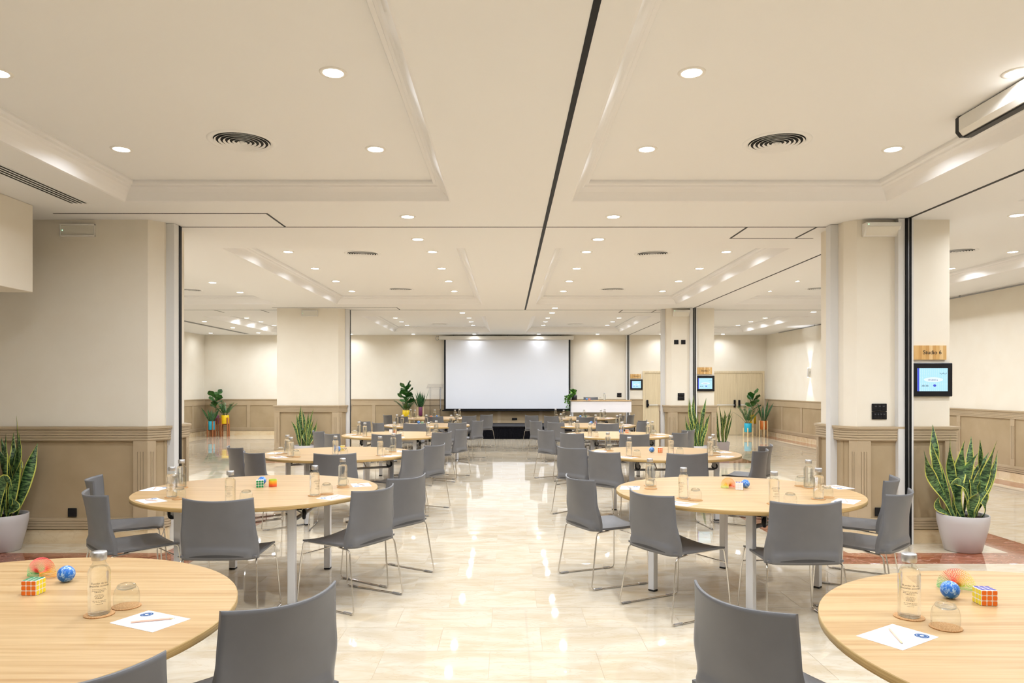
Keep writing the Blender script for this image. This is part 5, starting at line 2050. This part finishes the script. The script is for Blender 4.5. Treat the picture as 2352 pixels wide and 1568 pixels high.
# ------------------------------------------------------------------ clear acrylic lectern
root = tag(empty('lectern', (-2.19, 21.75, STAGE_Z)), 'clear acrylic lectern on the stage left of the screen', 'lectern')
m = MB(); m.bbox(-0.25, 0.25, -0.2, 0.2, 0, 0.015, 0.003); link('base_plate', m.mesh('base_plate', 'acrylic'), root)
for s in (-1, 1):
    m = MB(); m.bbox(s * 0.155 - 0.012, s * 0.155 + 0.012, -0.14, 0.14, 0.015, 1.14, 0.002); link('side_panel', m.mesh('side_panel', 'acrylic'), root)
m = MB(); m.bbox(-0.143, 0.143, 0.13, 0.14, 0.015, 1.10, 0.002); link('front_panel', m.mesh('front_panel', 'acrylic'), root)
m = MB(M=Matrix.Translation((0, 0, 1.17)) @ RX(0.35, 4, 'X')); m.bbox(-0.25, 0.25, -0.19, 0.19, -0.006, 0.006, 0.002); m.bbox(-0.25, 0.25, -0.19, -0.18, 0.0, 0.03, 0.002)
link('reading_top', m.mesh('reading_top', 'acrylic'), root)
m = MB(); m.bbox(-0.2, 0.2, -0.1, 0.1, 1.05, 1.06, 0.002); link('inner_shelf', m.mesh('inner_shelf', 'acrylic'), root)
for s in (-1, 1):
    m = MB(); m.cyl((s * 0.155, -0.14, 1.09), (s * 0.155, -0.15, 1.09), 0.012, 10); link('steel_fixing', m.mesh('steel_fixing', 'brushed_steel'), root)

# ------------------------------------------------------------------ presenter table on the stage
PX0, PX1, PY0, PY1 = 1.90, 3.72, 21.30, 21.95
PZ = STAGE_Z + 0.745
root = tag(empty('presenter_table', ((PX0 + PX1) / 2, (PY0 + PY1) / 2, STAGE_Z)), 'long wooden presenter table with white front panel on the stage', 'table')
def rel3(o): o.location = (-(PX0 + PX1) / 2, -(PY0 + PY1) / 2, -STAGE_Z); return o
m = MB(); m.bbox(PX0, PX1, PY0, PY1, PZ - 0.025, PZ, 0.003); rel3(link('tabletop', m.mesh('tabletop', 'table_wood'), root))
m = MB(); m.bbox(PX0 + 0.01, PX1 - 0.01, PY0 + 0.02, PY0 + 0.036, PZ - 0.36, PZ - 0.03, 0.002); rel3(link('modesty_panel', m.mesh('modesty_panel', 'sofa_white'), root))
for xx in (PX0 + 0.06, PX1 - 0.06):
    for yy in (PY0 + 0.07, PY1 - 0.06):
        m = MB(); m.bbox(xx - 0.02, xx + 0.02, yy - 0.02, yy + 0.02, STAGE_Z, PZ - 0.025, 0.002); rel3(link('leg', m.mesh('leg', 'white_table_metal'), root))
m = MB(); m.tube([(PX0 + 0.06, (PY0 + PY1) / 2, PZ - 0.14), (PX1 - 0.06, (PY0 + PY1) / 2, PZ - 0.14)], 0.012, 8); rel3(link('stretcher', m.mesh('stretcher', 'grey_tube'), root))

# pothos in a black pot on the left end of the presenter table
root = tag(empty('potted_pothos', (PX0 + 0.12, 21.5, PZ)), 'trailing green pothos in a black pot on the presenter table', 'plant')
for nm, me in small_pot(0.085, 0.15, 'pot_black'):
    link(nm, me, root)
rr = random.Random(5)


def heart(m, c, d, up, s):
    d = d.normalized(); side = d.cross(up)
    side = side.normalized() if side.length > 0.01 else Vector((1, 0, 0))
    n = side.cross(d).normalized()
    m.add([c, c + d * s * 0.2 + side * s * 0.42, c + d * s * 0.6 + side * s * 0.34, c + d * s * 1.05, c + d * s * 0.6 - side * s * 0.34, c + d * s * 0.2 - side * s * 0.42, c + d * s * 0.5 + n * s * 0.07],
          [(0, 1, 6), (1, 2, 6), (2, 3, 6), (3, 4, 6), (4, 5, 6), (5, 0, 6)], 0, True)


for i in range(26):
    hang = i >= 17
    m = MB()
    if hang:
        end = Vector((rr.uniform(-0.30, -0.15), rr.uniform(-0.28, -0.1), rr.uniform(-0.30, 0.0)))
        mid = Vector((end.x * 0.9 - 0.02, end.y * 0.8, 0.24))
    else:
        th, ph = rr.uniform(0, 2 * math.pi), rr.uniform(0.1, 1.0)
        end = Vector((0.20 * math.cos(th) * ph, 0.17 * math.sin(th) * ph, 0.34 - 0.16 * ph * ph + rr.uniform(-0.03, 0.02)))
        mid = Vector((end.x * 0.5, end.y * 0.5, 0.30))
    st = Vector((rr.uniform(-0.04, 0.04), rr.uniform(-0.04, 0.04), 0.13))
    n = 16 if hang else 7
    pts = []
    for k in range(n + 1):
        w = k / n
        q = st * (1 - w) ** 2 + mid * 2 * w * (1 - w) + end * w * w
        if hang and w > 0.5:
            q = q.lerp(Vector((end.x, end.y, mid.z + (end.z - mid.z) * (w - 0.5) * 2)), (w - 0.5) * 2)
        pts.append(q)
    m.tube(pts, 0.0025, 5, mi=1)
    for k in range(2, len(pts)):
        for q in range(2):
            d = Vector((rr.uniform(-1, 1), rr.uniform(-1.2, 0.3), rr.uniform(-0.9, 0.4)))
            heart(m, pts[k], d, Vector((0, 0, 1)), rr.uniform(0.05, 0.085))
    link('vine', m.mesh('vine', ['pothos_leaf', 'plant_stem']), root)
# things on the presenter table
tag(link('stress_ball', BALL_ME, None, (2.39, 21.45, PZ), 0.4), 'blue foam ball on the presenter table', 'ball', 'blue foam balls on the tables')
spawn('puzzle_cube', cube_parts(FR), (2.47, 21.48, PZ), 0.2, 'colourful puzzle cube on the presenter table', 'toy', 'puzzle cubes on the tables')
for nm, xx in (('bottle', 2.93), ('tumbler', 2.80)):
    tag(link('coaster', COASTER_ME, None, (xx, 21.5, PZ)), f'round cork coaster under the {nm} on the presenter table', 'coaster', ITEM_GROUP['coaster'])
spawn('water_bottle', BOTTLE, (2.93, 21.5, PZ + 0.004), -1.5, 'glass water bottle with steel cap on the presenter table', 'bottle', ITEM_GROUP['water_bottle'])
spawn('tumbler', TUMBLER, (2.80, 21.5, PZ + 0.004), 0, 'upturned clear tumbler on the presenter table', 'glass', ITEM_GROUP['tumbler'])
